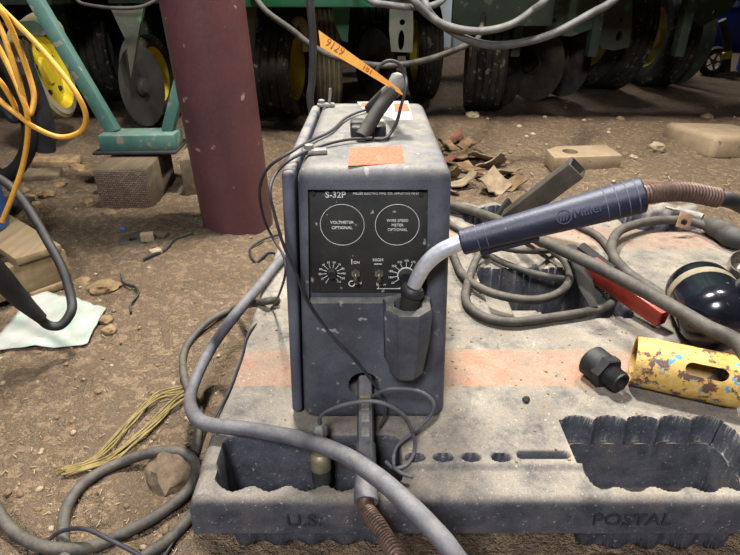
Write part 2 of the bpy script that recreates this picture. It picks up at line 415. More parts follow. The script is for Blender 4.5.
def side(vals,a,b,steps=((.004,.001),(.0085,.004),(.0115,.0085),(.013,.015),(.0135,.03),(.014,.062),(.014,.067),(.006,.069))):
    """grid positions with a rounded skirt at both ends: (coordinate, drop)"""
    lo=[(a-o+.014,dr) for o,dr in steps[::-1]]; hi=[(b+o-.014,dr) for o,dr in steps]
    return lo+[(v,0) for v in vals]+hi
def rng(a,b,s):
    n=max(1,round((b-a)/s)); return [a+(b-a)*i/n for i in range(n)]
xs=side(rng(PX0+.014,.66,.0026)+rng(.66,PX1-.014,.007)+[PX1-.014],PX0,PX1)
ys=side(rng(PY0+.014,.74,.0021)+rng(.74,PY1-.014,.007)+[PY1-.014],PY0,PY1)
vs=[];fs=[]
for yv,dy in ys:
    for xv,dx in xs:
        d=ph(xv,yv) if not(dx or dy) else 0
        if dx or dy: d=min(dx+dy,.069)+.007*sm(.600,.588,yv)
        vs.append((xv,yv,PT-d))
n=len(xs)
fs=[(j*n+i,j*n+i+1,(j+1)*n+i+1,(j+1)*n+i) for j in range(len(ys)-1) for i in range(n-1)]
me=bpy.data.meshes.new('pallet_deck'); me.from_pydata(vs,[],fs)
pallet=thing('plastic_pallet','dusty black plastic pallet with faded orange stripes lying on the dirt floor','pallet',(.38,1.1,0))
link('pallet_deck',me,m_pallet,pallet,origin=(.38,1.1,0),sharp=60)
m_plet=M('pallet_letter','#222329','#303138',40,rough=.75)
bm=text(NB(),'U.S.',.032,(-.094,PY0-.0012,.104),(1,0,0),(0,0,1),.003); obj('lettering',bm,m_plet,pallet)
bm=text(NB(),'POSTAL',.032,(.372,PY0-.0012,.106),(1,0,0),(0,0,1),.003); obj('lettering',bm,m_plet,pallet)
def onp(u,v,r=0): return Z(u,v,PT+r)
# ------------------------------------------------------------------ wire feeder
FY=.69; BY=1.14; H=.42
fd=thing('wire_feeder','grey suitcase wire feeder with black control panel standing on the pallet','welding machine',(0,.915,PT))
bm=box(NB(),(.006,(FY+BY)/2,PT+H/2),(.230,BY-FY,H),bev=.018,seg=4,taper=(.875,.985))
case=obj('case',bm,m_case,fd)
pz0,pz1=.386,.541
ca=prism(NB(),[(-.088,pz0-.012),(.082,pz0-.012),(.0755,pz1),(-.081,pz1)],(0,FY+.012,0),(1,0,0),(0,0,1),.05)   # extrudes toward -Y
# sloped sill under the panel
cb=NB(); prism(cb,[(FY-.02,pz0-.028),(FY+.0115,pz0-.011),(FY-.02,pz0-.011)],(-.088,0,0),(0,1,0),(0,0,1),.170)
cc=lathe(NB(),[(0,0),(.024,0),(.024,.08),(0,.08)],(-.010,FY-.03,.222),(0,1,0),28)
cut(case,ca,cb,cc)
bm=box(NB(),(-.0035,FY+.0125,(pz0+pz1)/2-.004),(.162,.005,pz1-pz0-.002),bev=.001)
panel=obj('control_panel',bm,m_panel,fd,'black control panel with white lettering')
PYF=FY+.0098
def pp(u,v): return Y(u,v,PYF)
def ring(bm,c,r,w,seg=48):
    return lathe(bm,[(r-w,0),(r+w,0),(r+w,.0006),(r-w,.0006)],c,(0,-1,0),seg,closed=True)
bm=NB(); ring(bm,pp(342.3,225),.0298,.00028); ring(bm,pp(397.2,225),.0298,.00028)
def ptext(s,u,v,px): text(bm,s,px*.0014,pp(u,v),(1,0,0),(0,0,1),.0006,bold=px*.0014*(.007 if px>4 else 0))
ptext('S-32P',335.5,195,8.5)
ptext('MILLER ELECTRIC MFG. CO. APPLETON WI USA',387.5,193.5,3.1)
ptext('VOLTMETER',342,222.5,4.1); ptext('OPTIONAL',342,227.8,4.1)
ptext('WIRE SPEED',397.5,220.6,3.9); ptext('METER',397.5,225.2,3.9); ptext('OPTIONAL',397.5,229.8,3.9)
ptext('I',351.8,262,8); ptext('ON',356.5,262.5,4); ptext('OFF',358.5,283.5,4); ring(bm,pp(351.8,283.5),.0042,.0006,24)
ptext('HIGH',378,260,4.4); ptext('LOW',382,285,3.6)
box(bm,pp(378,264),(.011,.0008,.0012)); box(bm,pp(377,283),(.0012,.0008,.008)); box(bm,pp(392,288.6),(.044,.0008,.0008)); box(bm,pp(378.5,286),(.0008,.0008,.007))
lc=pp(332,273)
for k in range(12):
    a=R(240-k*27); ptx=lc+Vector((math.cos(a),0,math.sin(a)))*.0115
    box(bm,ptx,(.0075,.0008,.0006),rot=(0,-a,0))
    text(bm,str(k*10),.0042,lc+Vector((math.cos(a),0,math.sin(a)))*.0172,(1,0,0),(0,0,1),.0006)
rc=pp(406,275)
for k in range(11):
    a=R(215-k*25); ptx=rc+Vector((math.cos(a),0,math.sin(a)))*.0165
    box(bm,ptx,(.007,.0008,.0006),rot=(0,-a,0))
    text(bm,str(k*70+50),.0044,rc+Vector((math.cos(a),0,math.sin(a)))*.0225,(1,0,0),(0,0,1),.0006)
obj('panel_lettering',bm,m_ink,panel,smooth=False)
bm=lathe(NB(),[(0,0),(.0062,0),(.0062,.006),(.0055,.0075),(0,.0075)],lc,(0,-1,0),20); obj('dial_shaft',bm,m_black,panel)
bm=lathe(NB(),[(.0112,0),(.0125,0),(.0125,.001),(.0112,.001)],rc,(0,-1,0),32,closed=True); obj('dial_ring',bm,m_ink,panel)
bm=lathe(NB(),[(0,0),(.0108,0),(.0108,.008),(.0095,.014),(0,.014)],rc,(0,-1,0),24); kb=obj('dial_knob',bm,m_black,panel)
for u in (355.8,379):
    c=pp(u,273); bm=lathe(NB(),[(0,0),(.0066,0),(.0066,.003),(.0045,.003),(.0042,.007),(0,.007)],c,(0,-1,0),6); tube(bm,[c+Vector((0,-.004,0)),c+Vector((0,-.012,-.003)),c+Vector((0,-.017,-.005))],.003,10,4,radii=[.002,.003,.0042])
    obj('toggle_switch',bm,m_chrome,panel,'small bright metal toggle switch')
for u,v in ((313,193),(421,194),(318,288)):
    bm=lathe(NB(),[(0,0),(.0035,0),(.003,.002),(0,.0022)],pp(u,v),(0,-1,0),14); obj('screw',bm,m_dark,panel)
# door on the left
bm=NB(); box(bm,(-.1195,(FY+BY)/2+.004,PT+H/2-.0),(.017,BY-FY-.012,H-.012),bev=.007,seg=3)
for v in bm.verts:
    v.co.x+= (v.co.z-PT)/H*.0125
door=obj('side_door',bm,m_door,fd)
# holster
hc=Vector((.0525,FY-.030,0)); bm=lathe(NB(),[(0,.300),(.0165,.300),(.0185,.383),(.021,.388),(.033,.386),(.0355,.380),(.0335,.335),(.026,.278),(.023,.272),(0,.272)],hc,(0,0,1),8,ang=R(22.5))
box(bm,(.0525,FY-.007,.33),(.062,.02,.112),bev=.008,taper=(1.12,1))
obj('torch_holster',bm,m_case,fd,sharp=25)
# latches on top
ztop=PT+H
def top(u,v,dz=0): return Z(u,v,ztop+dz)
for u,v,rod in ((315,154,0),(326,107,1)):
    c=top(u,v); bm=NB(); box(bm,c+Vector((0,0,.004)),(.034,.016,.007),bev=.003,rot=(0,0,R(8))); lathe(bm,[(0,0),(.007,0),(.006,.006),(0,.008)],c+Vector((-.008,0,.007)),(0,0,1),14)
    if rod: tube(bm,[c+Vector((.006,0,.006)),c+Vector((.008,0,.02)),c+Vector((.009,.001,.034))],.0028,8,4)
    obj('latch',bm,m_greyfit,fd)
def flatpatch(bm,cs,z,th=.0006):
    a=[bm.verts.new((c.x,c.y,z)) for c in cs]; b=[bm.verts.new((c.x,c.y,z+th)) for c in cs]
    bm.faces.new(a[::-1]); bm.faces.new(b); n=len(cs)
    for i in range(n): bm.faces.new((a[i],a[(i+1)%n],b[(i+1)%n],b[i]))
    return bm
zs=ztop-.0002
bm=flatpatch(NB(),[top(348,166),top(405,163),top(402,146),top(350,148)],zs); obj('warning_sticker',bm,m_sticker,fd,'orange warning sticker with faded fine print',smooth=False)
bm=flatpatch(NB(),[top(372,121),top(413,120),top(408,101),top(357,102)],zs); ws=obj('warning_sticker',bm,m_stickw,fd,'white warning sticker with orange heading',smooth=False)
bm=flatpatch(NB(),[top(395,112),top(410,111.5),top(407,104),top(394,104)],zs+.0007); flatpatch(bm,[top(360,107),top(376,106.5),top(375,102.8),top(362,103)],zs+.0007); obj('sticker_heading',bm,m_sticker,ws,smooth=False)
# carrying handle, rubber arch leaning to the right
b0=Z(352,134,ztop); b1=Z(380,134,ztop)
bm=NB(); box(bm,(b0+b1)/2+Vector((-.013,-.004,.011)),(.022,.03,.024),bev=.004); box(bm,(b0+b1)/2+Vector((.012,.0,.007)),(.038,.034,.018),bev=.004)
box(bm,Z(363,137,ztop)+Vector((0,0,.009)),(.036,.030,.020),bev=.004)
obj('handle_base',bm,m_black,fd)
y1=b0.y
hb=Z(362,137,ztop+.006); ha=Y(396,86,y1+.004); hk=Z(369,109,ztop+.006); hk2=Y(386,92,hk.y-.045)
obj('handle_strut',tube(NB(),[hb,hb.lerp(ha,.5)+Vector((-.002,0,0)),ha],.0105,12,6,radii=[.0115,.0105,.0115]),m_rubber,fd); obj('handle_strut',tube(NB(),[hk,hk.lerp(hk2,.5),hk2],.0095,12,6),m_rubber,fd)
a0=Y(392,99,y1); a1=Y(404,88,y1+.004)
bm=tube(NB(),[ha-(ha-hb)*.12,ha,ha+(ha-hb)*.10,ha+(ha-hb)*.16],.014,14,6,radii=[.0125,.0155,.0165,.0125],flat=(1,.85)); tube(bm,[ha,hk2],.009,10)
obj('handle_grip',bm,m_greyfit,fd)
# dark slot plate and foot trim below
# ------------------------------------------------------------------ tag on the handle
T0=[Y(318.5,30,.915),Y(320.5,47,.905)]; T1=[Y(405,97,y1-.014),Y(399,88.5,y1-.014)]
dirx=(T1[0]-T0[1]).normalized()
top0,bot0,bot1,top1=T0[0],T0[1],T1[0],T1[1]
bm=NB(); N_=12; fr=[]
nrm=(top1-top0).cross(bot0-top0).normalized()
if nrm.y>0: nrm=-nrm
for i in range(N_+1):
    t=i/N_; sag=nrm*(.006*math.sin(t*PI*1.0))
    fr.append((top0.lerp(top1,t)+sag,bot0.lerp(bot1,t)+sag))
for sgn in (0,1):
    vv=[[bm.verts.new(p-nrm*.0005*sgn) for p in q] for q in fr]
    if sgn==0: A=vv
    else: Bv=vv
for i in range(N_):
    bm.faces.new((A[i][0],A[i][1],A[i+1][1],A[i+1][0])); bm.faces.new((Bv[i][0],Bv[i+1][0],Bv[i+1][1],Bv[i][1]))
    for k in (0,1): bm.faces.new((A[i][k],A[i+1][k],Bv[i+1][k],Bv[i][k]))
bm.faces.new((A[0][0],A[0][1],Bv[0][1],Bv[0][0])); bm.faces.new((A[-1][0],A[-1][1],Bv[-1][1],Bv[-1][0]))
tg=tag(obj('paper_tag',bm,m_tag),'long orange paper tag numbered in dark ink hanging on the feeder handle','tag')
def tagtext(s,t,size,w=.5,mat=m_inkdark,nm='tag_number'):
    c=top0.lerp(top1,t).lerp(bot0.lerp(bot1,t),w)+nrm*(.0006+.006*math.sin(t*PI)); X=(top1-top0).lerp(bot1-bot0,w).normalized()
    Yv=nrm.cross(X)
    X2=X+nrm*(.006*PI*math.cos(t*PI)/(top1-top0).length)
    return obj(nm,text(NB(),s,size,c,X2,nrm.cross(X2),.0006),mat,tg,smooth=False)
tagtext('9129',.2,.017,.42); tagtext('181',.60,.012,.45)
# ------------------------------------------------------------------ welding torch
tr=thing('welding_torch','navy gripped welding torch with curved metal neck resting in the holster','welding torch',(.05,.66,.31))
ny=.66
n0=Vector((.052,ny,.322)); n1=Y(411,294,ny); 
bm=tube(NB(),[n0,n0.lerp(n1,.5),n1],.0145,18,6,radii=[.0150,.0150,.0135]); obj('nozzle',bm,m_dark,tr,'dark scorched gas nozzle')
n2=Y(414,286,ny)
bm=lathe(NB(),[(0,0),(.0155,0),(.0165,.003),(.0165,.008),(.0135,.012),(0,.012)],n1,(n2-n1),20); obj('collar',bm,m_black,tr)
nk=[n2,Y(418,277,ny),Y(426,264,ny-.001),Y(440,252,ny-.003),Y(458,243.5,ny-.005),Y(474,238.5,ny-.007)]
bm=tube(NB(),nk,.0105,18,8,radii=[.0098,.0104,.0108,.0108,.011]); obj('neck',bm,m_silver,tr,'bare silver metal neck')
g0=Y(461,242.5,ny-.006); g1=Y(643,194.5,ny-.03); ax=(g1-g0); Lh=ax.length; axn=ax.normalized()
def gr(t): return .0170+.0045*sm(.1,1,t)
prof=[(0,0),(.0145,0),(gr(0),.002)]
RG=[.13,.16,.60,.69,.78,.86] ; RG=[.10,.15,.80,.855,.91,.96]
for t in [i/60 for i in range(1,60)]: prof.append((gr(t),t*Lh))
prof+=[(gr(1),Lh-.002),(gr(1)-.003,Lh),(0,Lh)]
bm=lathe(NB(),prof,g0,axn,30); grip=obj('grip',bm,m_blue,tr,'navy blue moulded grip')
for t in RG:
    bm=lathe(NB(),[(gr(t)-.001,t*Lh-.0007),(gr(t)+.0004,t*Lh-.0006),(gr(t)+.0004,t*Lh+.0006),(gr(t)-.001,t*Lh+.0007)],g0,axn,30,closed=True); obj('grip_ring',bm,m_groove,grip,'pale dust filled ring groove')
upn=Vector((0,0,1)); upn=(upn-axn*upn.dot(axn)).normalized(); sd=axn.cross(upn)
c=g0+axn*Lh*.26-upn*.0185
bm=box(NB(),c,(Lh*.34,.015,.010),rot=Matrix((axn,-sd if sd.y<0 else sd,upn)).transposed(),bev=.003); obj('trigger',bm,m_blue,tr)
vw=(Vector((0,0,CZ))-(g0+axn*Lh*.62)); vw=(vw-axn*vw.dot(axn)).normalized(); vup=vw.cross(axn)
bm=text(NB(),'Miller',.0150,g0+axn*Lh*.70+vw*(gr(.76)+.0005)-vup*.002,axn,vup,.0016); obj('grip_lettering',bm,m_navyemb,grip,smooth=False)
lgc=g0+axn*Lh*.575+vw*(gr(.60)+.0001)-vup*.002
bm=NB()
for rr in (.0088,):
    lathe(bm,[(rr-.0012,-.002),(rr,-.002),(rr,.0006),(rr-.0012,.0006)],lgc,vw,28,closed=True)
for a_ in (-.0035,0,.0035):
    box(bm,lgc+axn*a_,(.0014,.009,.0016),rot=Matrix((axn,vup,vw)).transposed()@Matrix.Rotation(-.35,3,'Z'))
obj('grip_emblem',bm,m_navyemb,grip,smooth=False)
s0=g1; s1=Y(682,191.5,ny-.026); s2=Y(719,198,ny-.022)
bm=coil(NB(),[s0,s1,s2],.0104,.0020,24); tube(bm,[s0,s1,s2],.0095,14,6); obj('strain_spring',bm,m_rust,tr,'brown rusty coil spring')
bm=tube(NB(),[s2-Vector((.004,0,0)),Y(735,202,ny-.018),Y(770,222,ny+.03),(.60,.80,.44),(.74,.95,.26),(.86,1.12,.165),(.98,1.3,.165)],.0098,14,8); obj('torch_cable',bm,m_black,tr)
# ------------------------------------------------------------------ gun connector at the foot of the feeder
gc=thing('cable_connector','grey rectangular gun cable connector sticking out of the round hole in the feeder','connector',(-.01,.6,.18))
q0=Vector((-.0075,.705,.222)); q1=Y(366,502,.512)
axq=(q1-q0).normalized(); upq=Vector((0,0,1)); upq=(upq-axq*upq.dot(axq)).normalized(); sq=upq.cross(axq); Lq=(q1-q0).length
Mq=Matrix((sq,axq,upq)).transposed()
def QP(t,s=0,u=0): return q0+axq*t+sq*s+upq*u
bm=NB(); box(bm,QP(Lq*.36),(.026,Lq*.72,.026),rot=Mq,bev=.004,taper=(.8,1))
lathe(bm,[(0,0),(.0145,0),(.0155,Lq*.30),(.0165,Lq*.40),(.0165,Lq*.42),(.0125,Lq*.42),(.0125,Lq*.38),(0,Lq*.38)],QP(Lq*.58),axq,18)
cb_=obj('connector_body',bm,m_rubber2,gc)
for t in (.30,.40,.52):
    bm=box(NB(),QP(Lq*t,0,.0135),(.013,.016,.006),rot=Mq,bev=.002); obj('clip',bm,m_greyfit,gc)
bm=box(NB(),QP(Lq*.22,0,.0145),(.017,.006,.006),rot=Mq,bev=.001); obj('brass_screw',bm,m_brass,gc)
e0=QP(Lq*.92); e1=QP(Lq*1.03,0,-.004)
bm=coil(NB(),[e0,e1,Y(384,535,.462),Y(404,580,.40),(.05,.30,.10)],.0095,.0021,46); tube(bm,[e0,e1,Y(384,535,.462),Y(404,580,.40),(.05,.30,.10)],.0088,12,6)
obj('spring_conduit',bm,m_rust,gc,'rusty brown spring wound conduit')
# ------------------------------------------------------------------ gas fitting
gf=thing('gas_hose_fitting','dirty brass hose fitting standing upright in the front pallet pocket','hose fitting',(-.07,.61,.02))
f0=Vector((-.0735,.600,.012)); f1=Y(319,424,.633); axf=(f1-f0).normalized(); Lf=(f1-f0).length
bm=lathe(NB(),[(0,0),(.0125,0),(.0125,Lf*.45),(.015,Lf*.46),(.015,Lf*.60),(0,Lf*.60)],f0,axf,16); obj('hose_end',bm,m_rubber,gf)
bm=lathe(NB(),[(0,Lf*.58),(.0155,Lf*.58),(.0165,Lf*.60),(.0155,Lf*.64),(.0165,Lf*.67),(.0155,Lf*.71),(.012,Lf*.73),(.012,Lf*.8),(0,Lf*.8)],f0,axf,18); obj('hose_barb',bm,m_brass,gf)
bm=lathe(NB(),[(0,Lf*.76),(.011,Lf*.76),(.011,Lf*.86),(.008,Lf*.87),(.012,Lf*.90),(.012,Lf*.97),(.008,Lf),(0,Lf)],f0,axf,6); obj('hex_nut',bm,m_greyfit,gf)
# ------------------------------------------------------------------ cables and hoses
def cable(name,label,cat,pts,r,mat,seg=10,sub=10,group=None,**kw):
    return tag(obj(name,tube(NB(),pts,r,seg,sub,**kw),mat),label,cat,group)
# thin leads
cable('gas_lead','thin grey lead arching from the brass fitting over the connector','cable',
 [f1-Vector((0,0,.004)),Y(322,415,.628),Y(345,404.5,.61),Y(376,401.5,.60),Y(401,413,.605),Y(413,434,.612),Y(414,452,.612),Z(406,465,PT+.006),Z(394,468,PT+.006),Z(386,462,PT+.004)],.0029,m_rubber2)
cable('control_lead','thin grey lead looping out to the right of the connector top','cable',
 [QP(Lq*.2,.012,.012),Y(390,389,.64),Y(418,391,.64),Y(433,402,.635),Y(430,416,.63),Y(412,433,.625),Y(396,448,.62),Z(394,466,PT+.010),Z(401,473,PT+.005),Z(413,477,PT+.004)],.0029,m_rubber2)
cable('pendant_lead','thin black cord trailing over the feeder left edge and down its front','cord',
 [Z(372,138,ztop+.006),Z(345,140,ztop+.006),Z(318,147,ztop+.005),Z(293,158,ztop+.006),Y(277,172,.705),Y(270,190,.672),Y(275,216,.668),Y(284,246,.668),Y(296,273,.672),Y(307,301,.679),Y(332,336,.682),Y(352,356,.682),Y(371,380,.684),Y(383,397,.684),Y(386,410,.674),Z(380,428,PT+.004)],.0022,m_cableblk)
cable('remote_cord','thin grey cord running from the handle across the feeder top to the dirt','cord',
 [Z(384,112,ztop+.008),Z(366,110,ztop+.006),Z(346,118,ztop+.005),Z(331,131,ztop+.005),Z(310,141,ztop+.005),Z(291,152,ztop+.007),Y(270,166,.74),Y(261,182,.75),Y(260,200,.80),Y(265,222,.85),Y(274,240,.86),Y(284,258,.82),Y(284,280,.83),Z(272,308,PT+.005),Z(249,333,PT+.005),Z(242,356,PT+.005),Z(230,388,PT+.005),Z(216,415,PT+.004),Z(206,432,PT-.01),G(200,452,.02),G(195,470,.008),G(196,495,.008),G(180,530,.008),G(165,555,.008),G(150,580,.008)],.0022,m_cableblk)
cable('handle_loop','short thin grey cord looped through the feeder handle top','cord',
 [Y(376,78,y1),Y(378,68,y1),Y(388,61,y1),Y(399,64,y1),Y(405,76,y1),Y(406,88,y1-.013),Y(401,106,y1-.016),Y(396,124,y1-.016),Z(386,138,ztop+.005),Z(374,139,ztop+.004)],.0026,m_cableblk)
# thick grey hose sweeping round the front
hose=[Z(330,225,PT+.03),Z(300,243,PT+.02),Z(279,262,PT+.014),Z(262,283,PT+.014),Z(236,314,PT+.012),G(214,344,.10),G(198,374,.08),G(190,399,.08),Y(196,417,.68),Z(212,425,PT+.022),Z(250,429.5,PT+.025),Z(300,439,PT+.05),Z(340,453,PT+.075),Z(376,476,PT+.098),Z(405,501,PT+.095),Z(432,528,PT+.085),Z(455,556,PT+.07),(.14,.36,.16),(.2,.2,.06),(.3,0.02,.03)]
cable('welding_hose','thick grey hose sweeping round the pallet corner and over the connector','hose',hose,.0117,m_rubber2,seg=14)
# ground loops at lower left
cable('ground_cable','grey cable lying in a long loop on the dirt left of the pallet','cable',
 [G(-40,470,.012),G(-10,500,.012),G(12,530,.012),G(45,547,.012),G(90,547,.012),G(130,530,.014),G(165,510,.014),G(190,488,.02),G(196,466,.02),G(184,453,.03),G(155,452,.03),G(120,463,.014),G(88,480,.012),G(68,505,.012),G(63,530,.012),G(66,560,.012)],.0098,m_cable,seg=12)
cable('lead_cable','grey cable lying under the hose between the dirt and the pallet side','cable',
 [Z(279,300,PT+.01),Z(262,302,PT+.01),G(236,308,.03),G(212,319,.02),G(192,338,.012),G(183,357,.012),G(186,384,.012),G(199,410,.012),G(197,440,.012),G(190,465,.014)],.0085,m_cable,seg=12)
cable('lower_cable','dark cable coming out from under the pallet corner at the bottom edge','cable',
 [G(202,500,.016),G(186,522,.012),G(168,540,.012),G(145,556,.012),G(120,580,.012)],.0095,m_cable,seg=12)
cable('thin_wire','thin dark wire curving over the cable loop at lower left','wire',
 [G(36,556,.006),G(48,541,.012),G(62,531,.03),G(85,529,.045),G(110,540,.035),G(140,556,.02),G(160,575,.006)],.0035,m_cableblk)
cable('dirt_wire','short black wire coiled on the dirt beside the feeder','wire',
 [G(287,258,.006),G(270,252,.005),G(256,262,.004),G(250,250,.004),G(262,240,.01),G(280,235,.01),G(290,240,.01)],.004,m_cableblk)
# yellow twine bundle
tw=thing('twine_bundle','frayed yellow baling twine lying on the dirt beside the pallet','twine',G(130,435))
for k in range(9):
    o_=(k-4)*2.4; j=lambda a:random.uniform(-a,a); g_=-9 if k<4 else 5
    pts=[G(66+j(5),472+o_*.35+j(2),.006),G(92+j(3),463+o_*.4,.008),G(112+j(3),452+o_*.6+g_*.6,.01),G(133+j(4),432+o_*.8+g_,.012),G(157+j(4),410+o_*.8+g_,.012),G(178+j(3),396+o_*.9,.012),G(192+j(3),389+o_*.4,.01)]
    obj('strand',tube(NB(),pts,.0021,6,8),m_twine,tw)
for k in range(14):
    u=66+random.uniform(-3,10); v=471+random.uniform(-4,4)
    obj('frayed_end',tube(NB(),[G(u+14,v-4,.005),G(u,v,.006),G(u-8+random.uniform(-4,4),v+random.uniform(-2,5),.004)],.0008,5,4),m_twine,tw)
# coils on the right of the pallet
cable('coiled_cable','dark cable coiled loosely under the torch with a loop over the pocket','cable',
 [Z(440,232,PT+.012),Z(452,252,PT+.012),Z(463,275,PT+.015),Z(489,292,PT+.02),Z(530,300,PT+.02),Z(559,293,PT+.022),Z(570,277,PT+.025),Z(563,259,PT+.03),Z(540,243,PT+.03),Z(512,228,PT+.02),Z(480,215,PT+.012),Z(450,210,PT+.012)],.0098,m_cable,seg=12)
cable('slack_cable','dark cable making the widest lowest loop beside the feeder','cable',
 [Z(488,242,PT+.045),Z(477,258,PT+.03),Z(468,282,PT+.014),Z(466,301,PT+.012),Z(482,316,PT+.012),Z(512,322,PT+.012),Z(555,317,PT+.012),Z(592,311,PT+.012),Z(608,306,PT+.012),Z(613,300,PT+.006),Z(606,295,PT-.01)],.0098,m_cable,seg=12)
cable('inner_cable','dark cable crossing the pallet pocket behind the front loops','cable',
 [Z(470,245,PT+.012),Z(500,261,PT+.014),Z(526,271,PT+.014),Z(550,277,PT+.01),Z(564,279,PT-.005)],.008,m_cable,seg=12)
cable('back_cable','dark cable running behind the torch toward the square tube','cable',
 [Z(438,206,PT+.012),Z(452,225,PT+.012),Z(475,236,PT+.012),Z(500,247,PT+.05),Z(530,251,PT+.05),Z(556,250,PT+.012)],.008,m_cable,seg=12)
cable('thick_grey_cable','thick grey cable running straight to the lower right across the yellow tube','cable',
 [Z(440,202,PT+.03),Z(470,210,PT+.032),Z(500,221,PT+.05),Z(538,239,PT+.085),Z(600,268,PT+.10),Z(660,300,PT+.10),Z(705,326,PT+.098),Z(742,347,PT+.098),(.62,.68,.2),(.75,.56,.165),(.95,.5,.12)],.0135,m_cable,seg=14)
lug=thing('lug_cable','looped welding cable ending in a holed copper lug and thick black sleeve','cable',Z(640,250,PT))
bm=tube(NB(),[Z(575,224,PT+.012),Z(598,236,PT+.012),Z(612,252,PT+.014)],.0098,12,8)
tube(bm,[Z(672,302,PT+.014),Z(650,288,PT+.013),Z(628,273,PT+.013),Z(614,257,PT+.034),Z(612,243,PT+.034),Z(621,230,PT+.032),Z(645,222,PT+.03),Z(668,220,PT+.03),Z(690,221,PT+.03),Z(712,228,PT+.03)],.0125,14,8)
obj('cable_loop',bm,m_cable,lug)
L0=Z(704,222,PT+.032); L1=Z(742,240,PT+.03)
bm=tube(NB(),[L0,L0.lerp(L1,.25),L0.lerp(L1,.55),L1,L1+Vector((.16,-.05,0))],.03,16,6,radii=[.017,.026,.029,.029,.028]); obj('sleeve',bm,m_rubber,lug,'thick dusty black rubber sleeve')
lc_=Z(684,221,PT+.045); dv=Vector((.95,-.15,-.28)).normalized(); du=Vector((.30,.45,.84)); du=(du-dv*du.dot(dv)).normalized()
lp=obj('lug',prism(NB(),[(-.019,-.022),(.019,-.022),(.019,.022),(-.019,.022)],lc_,dv,du,.004,bev=.001),m_copper,lug,'copper lug plate with a round hole')
cut(lp,lathe(NB(),[(0,-.03),(.0095,-.03),(.0095,.03),(0,.03)],lc_-du*.004,dv.cross(du),24))
p0=Z(666,207,PT+.05); p1=Z(700,217,PT+.045)
ap=(p1-p0).normalized()
bm=lathe(NB(),[(0,0),(.004,0),(.0045,.025),(.008,.027),(.008,.035),(0,.035)],p0,ap,12); obj('brass_pin',bm,m_brass,lug,'brass pin')
bm=lathe(NB(),[(0,.03),(.0105,.03),(.0105,.045),(0,.045)],p0,ap,6); lathe(bm,[(0,.04),(.011,.04),(.012,.10),(0,.10)],p0,ap,16); obj('crimp',bm,m_greyfit,lug)
# ------------------------------------------------------------------ square steel tube
qa=Z(508,220,PT+.035); qb=Y(578,167,1.37)
sx=basis(qb-qa,(.85,-.35,-.3)); Ls=(qb-qa).length
sqt=obj('square_tube',box(NB(),(qa+qb)/2,(.052,.052,Ls),rot=sx,bev=.004),m_disc)
cut(sqt,box(NB(),qb,(.042,.042,.24),rot=sx))
tag(sqt,'short rusty square steel tube propped on the pallet behind the torch','steel tube')
ai=prism(NB(),[(0,0),(.085,0),(.0425,.06)],Z(492,218,PT+.001),(1,.1,0),(0,.25,1),.02); tag(obj('metal_wedge',ai,m_dark),'small dark metal wedge on the pallet behind the torch grip','wedge')
# ------------------------------------------------------------------ red handled clamp
rcl=thing('ground_clamp','red handled steel clamp lying over the pallet pocket','clamp',Z(610,290,PT))
r0=Z(589,266,PT+.06); r1=Z(664,319,PT+.03); rb=basis(r1-r0,(0,0,1)); Lr=(r1-r0).length
hh=obj('handle',box(NB(),(r0+r1)/2,(.046,.034,Lr),rot=rb,bev=.005,taper=(.8,.9)),m_red,rcl,'red painted channel handle')
cut(hh,box(NB(),r1,(.030,.020,.05),rot=rb))
bm=NB()
j0=Z(571,247,PT+.07); j1=Z(594,308,PT+.02); tube(bm,[j0,j0.lerp(j1,.3)+Vector((.004,0,.006)),j0.lerp(j1,.7),j1],.012,10,6,radii=[.012,.017,.014,.007],flat=(.7,1.25)); obj('jaw',bm,m_dark,rcl)
j2=Z(581,246,PT+.08); j3=Z(612,270,PT+.05); bm=tube(NB(),[j2,j2.lerp(j3,.5),j3],.013,10,6,flat=(.7,1.2)); obj('jaw',bm,m_dark,rcl)
bm=coil(NB(),[Z(594,282,PT+.025),Z(612,300,PT+.02)],.006,.0016,8); obj('spring',bm,m_dark,rcl)
bm=lathe(NB(),[(0,-.024),(.007,-.024),(.007,.024),(0,.024)],Z(590,266,PT+.055),rb.col[1],12); obj('pivot_pin',bm,m_steel,rcl)
# ------------------------------------------------------------------ black pipe fitting
pf=thing('pipe_fitting','black threaded pipe fitting lying on the orange stripe of the pallet','pipe fitting',Z(600,385,PT))
pc=Z(590,359,PT+.030); ax2=Vector((.42,-.90,-.035)).normalized()
bm=lathe(NB(),[(0,0),(.024,0),(.029,.004),(.029,.030),(.027,.034),(0,.034)],pc,ax2,28); obj('coupling_body',bm,m_fit,pf)
bm=lathe(NB(),[(0,.030),(.030,.030),(.031,.033),(.031,.044),(.029,.047),(0,.047)],pc,ax2,6,ang=.3); obj('hex_collar',bm,m_fit,pf,sharp=20)
prof=[(0,.045),(.019,.045)]
for k in range(8): prof+=[(.0195,.047+k*.003),(.018,.0485+k*.003)]
prof+=[(.018,.073),(.0125,.073),(.0125,.05),(0,.05)]
bm=lathe(NB(),prof,pc,ax2,26); obj('threaded_end',bm,m_fit,pf)
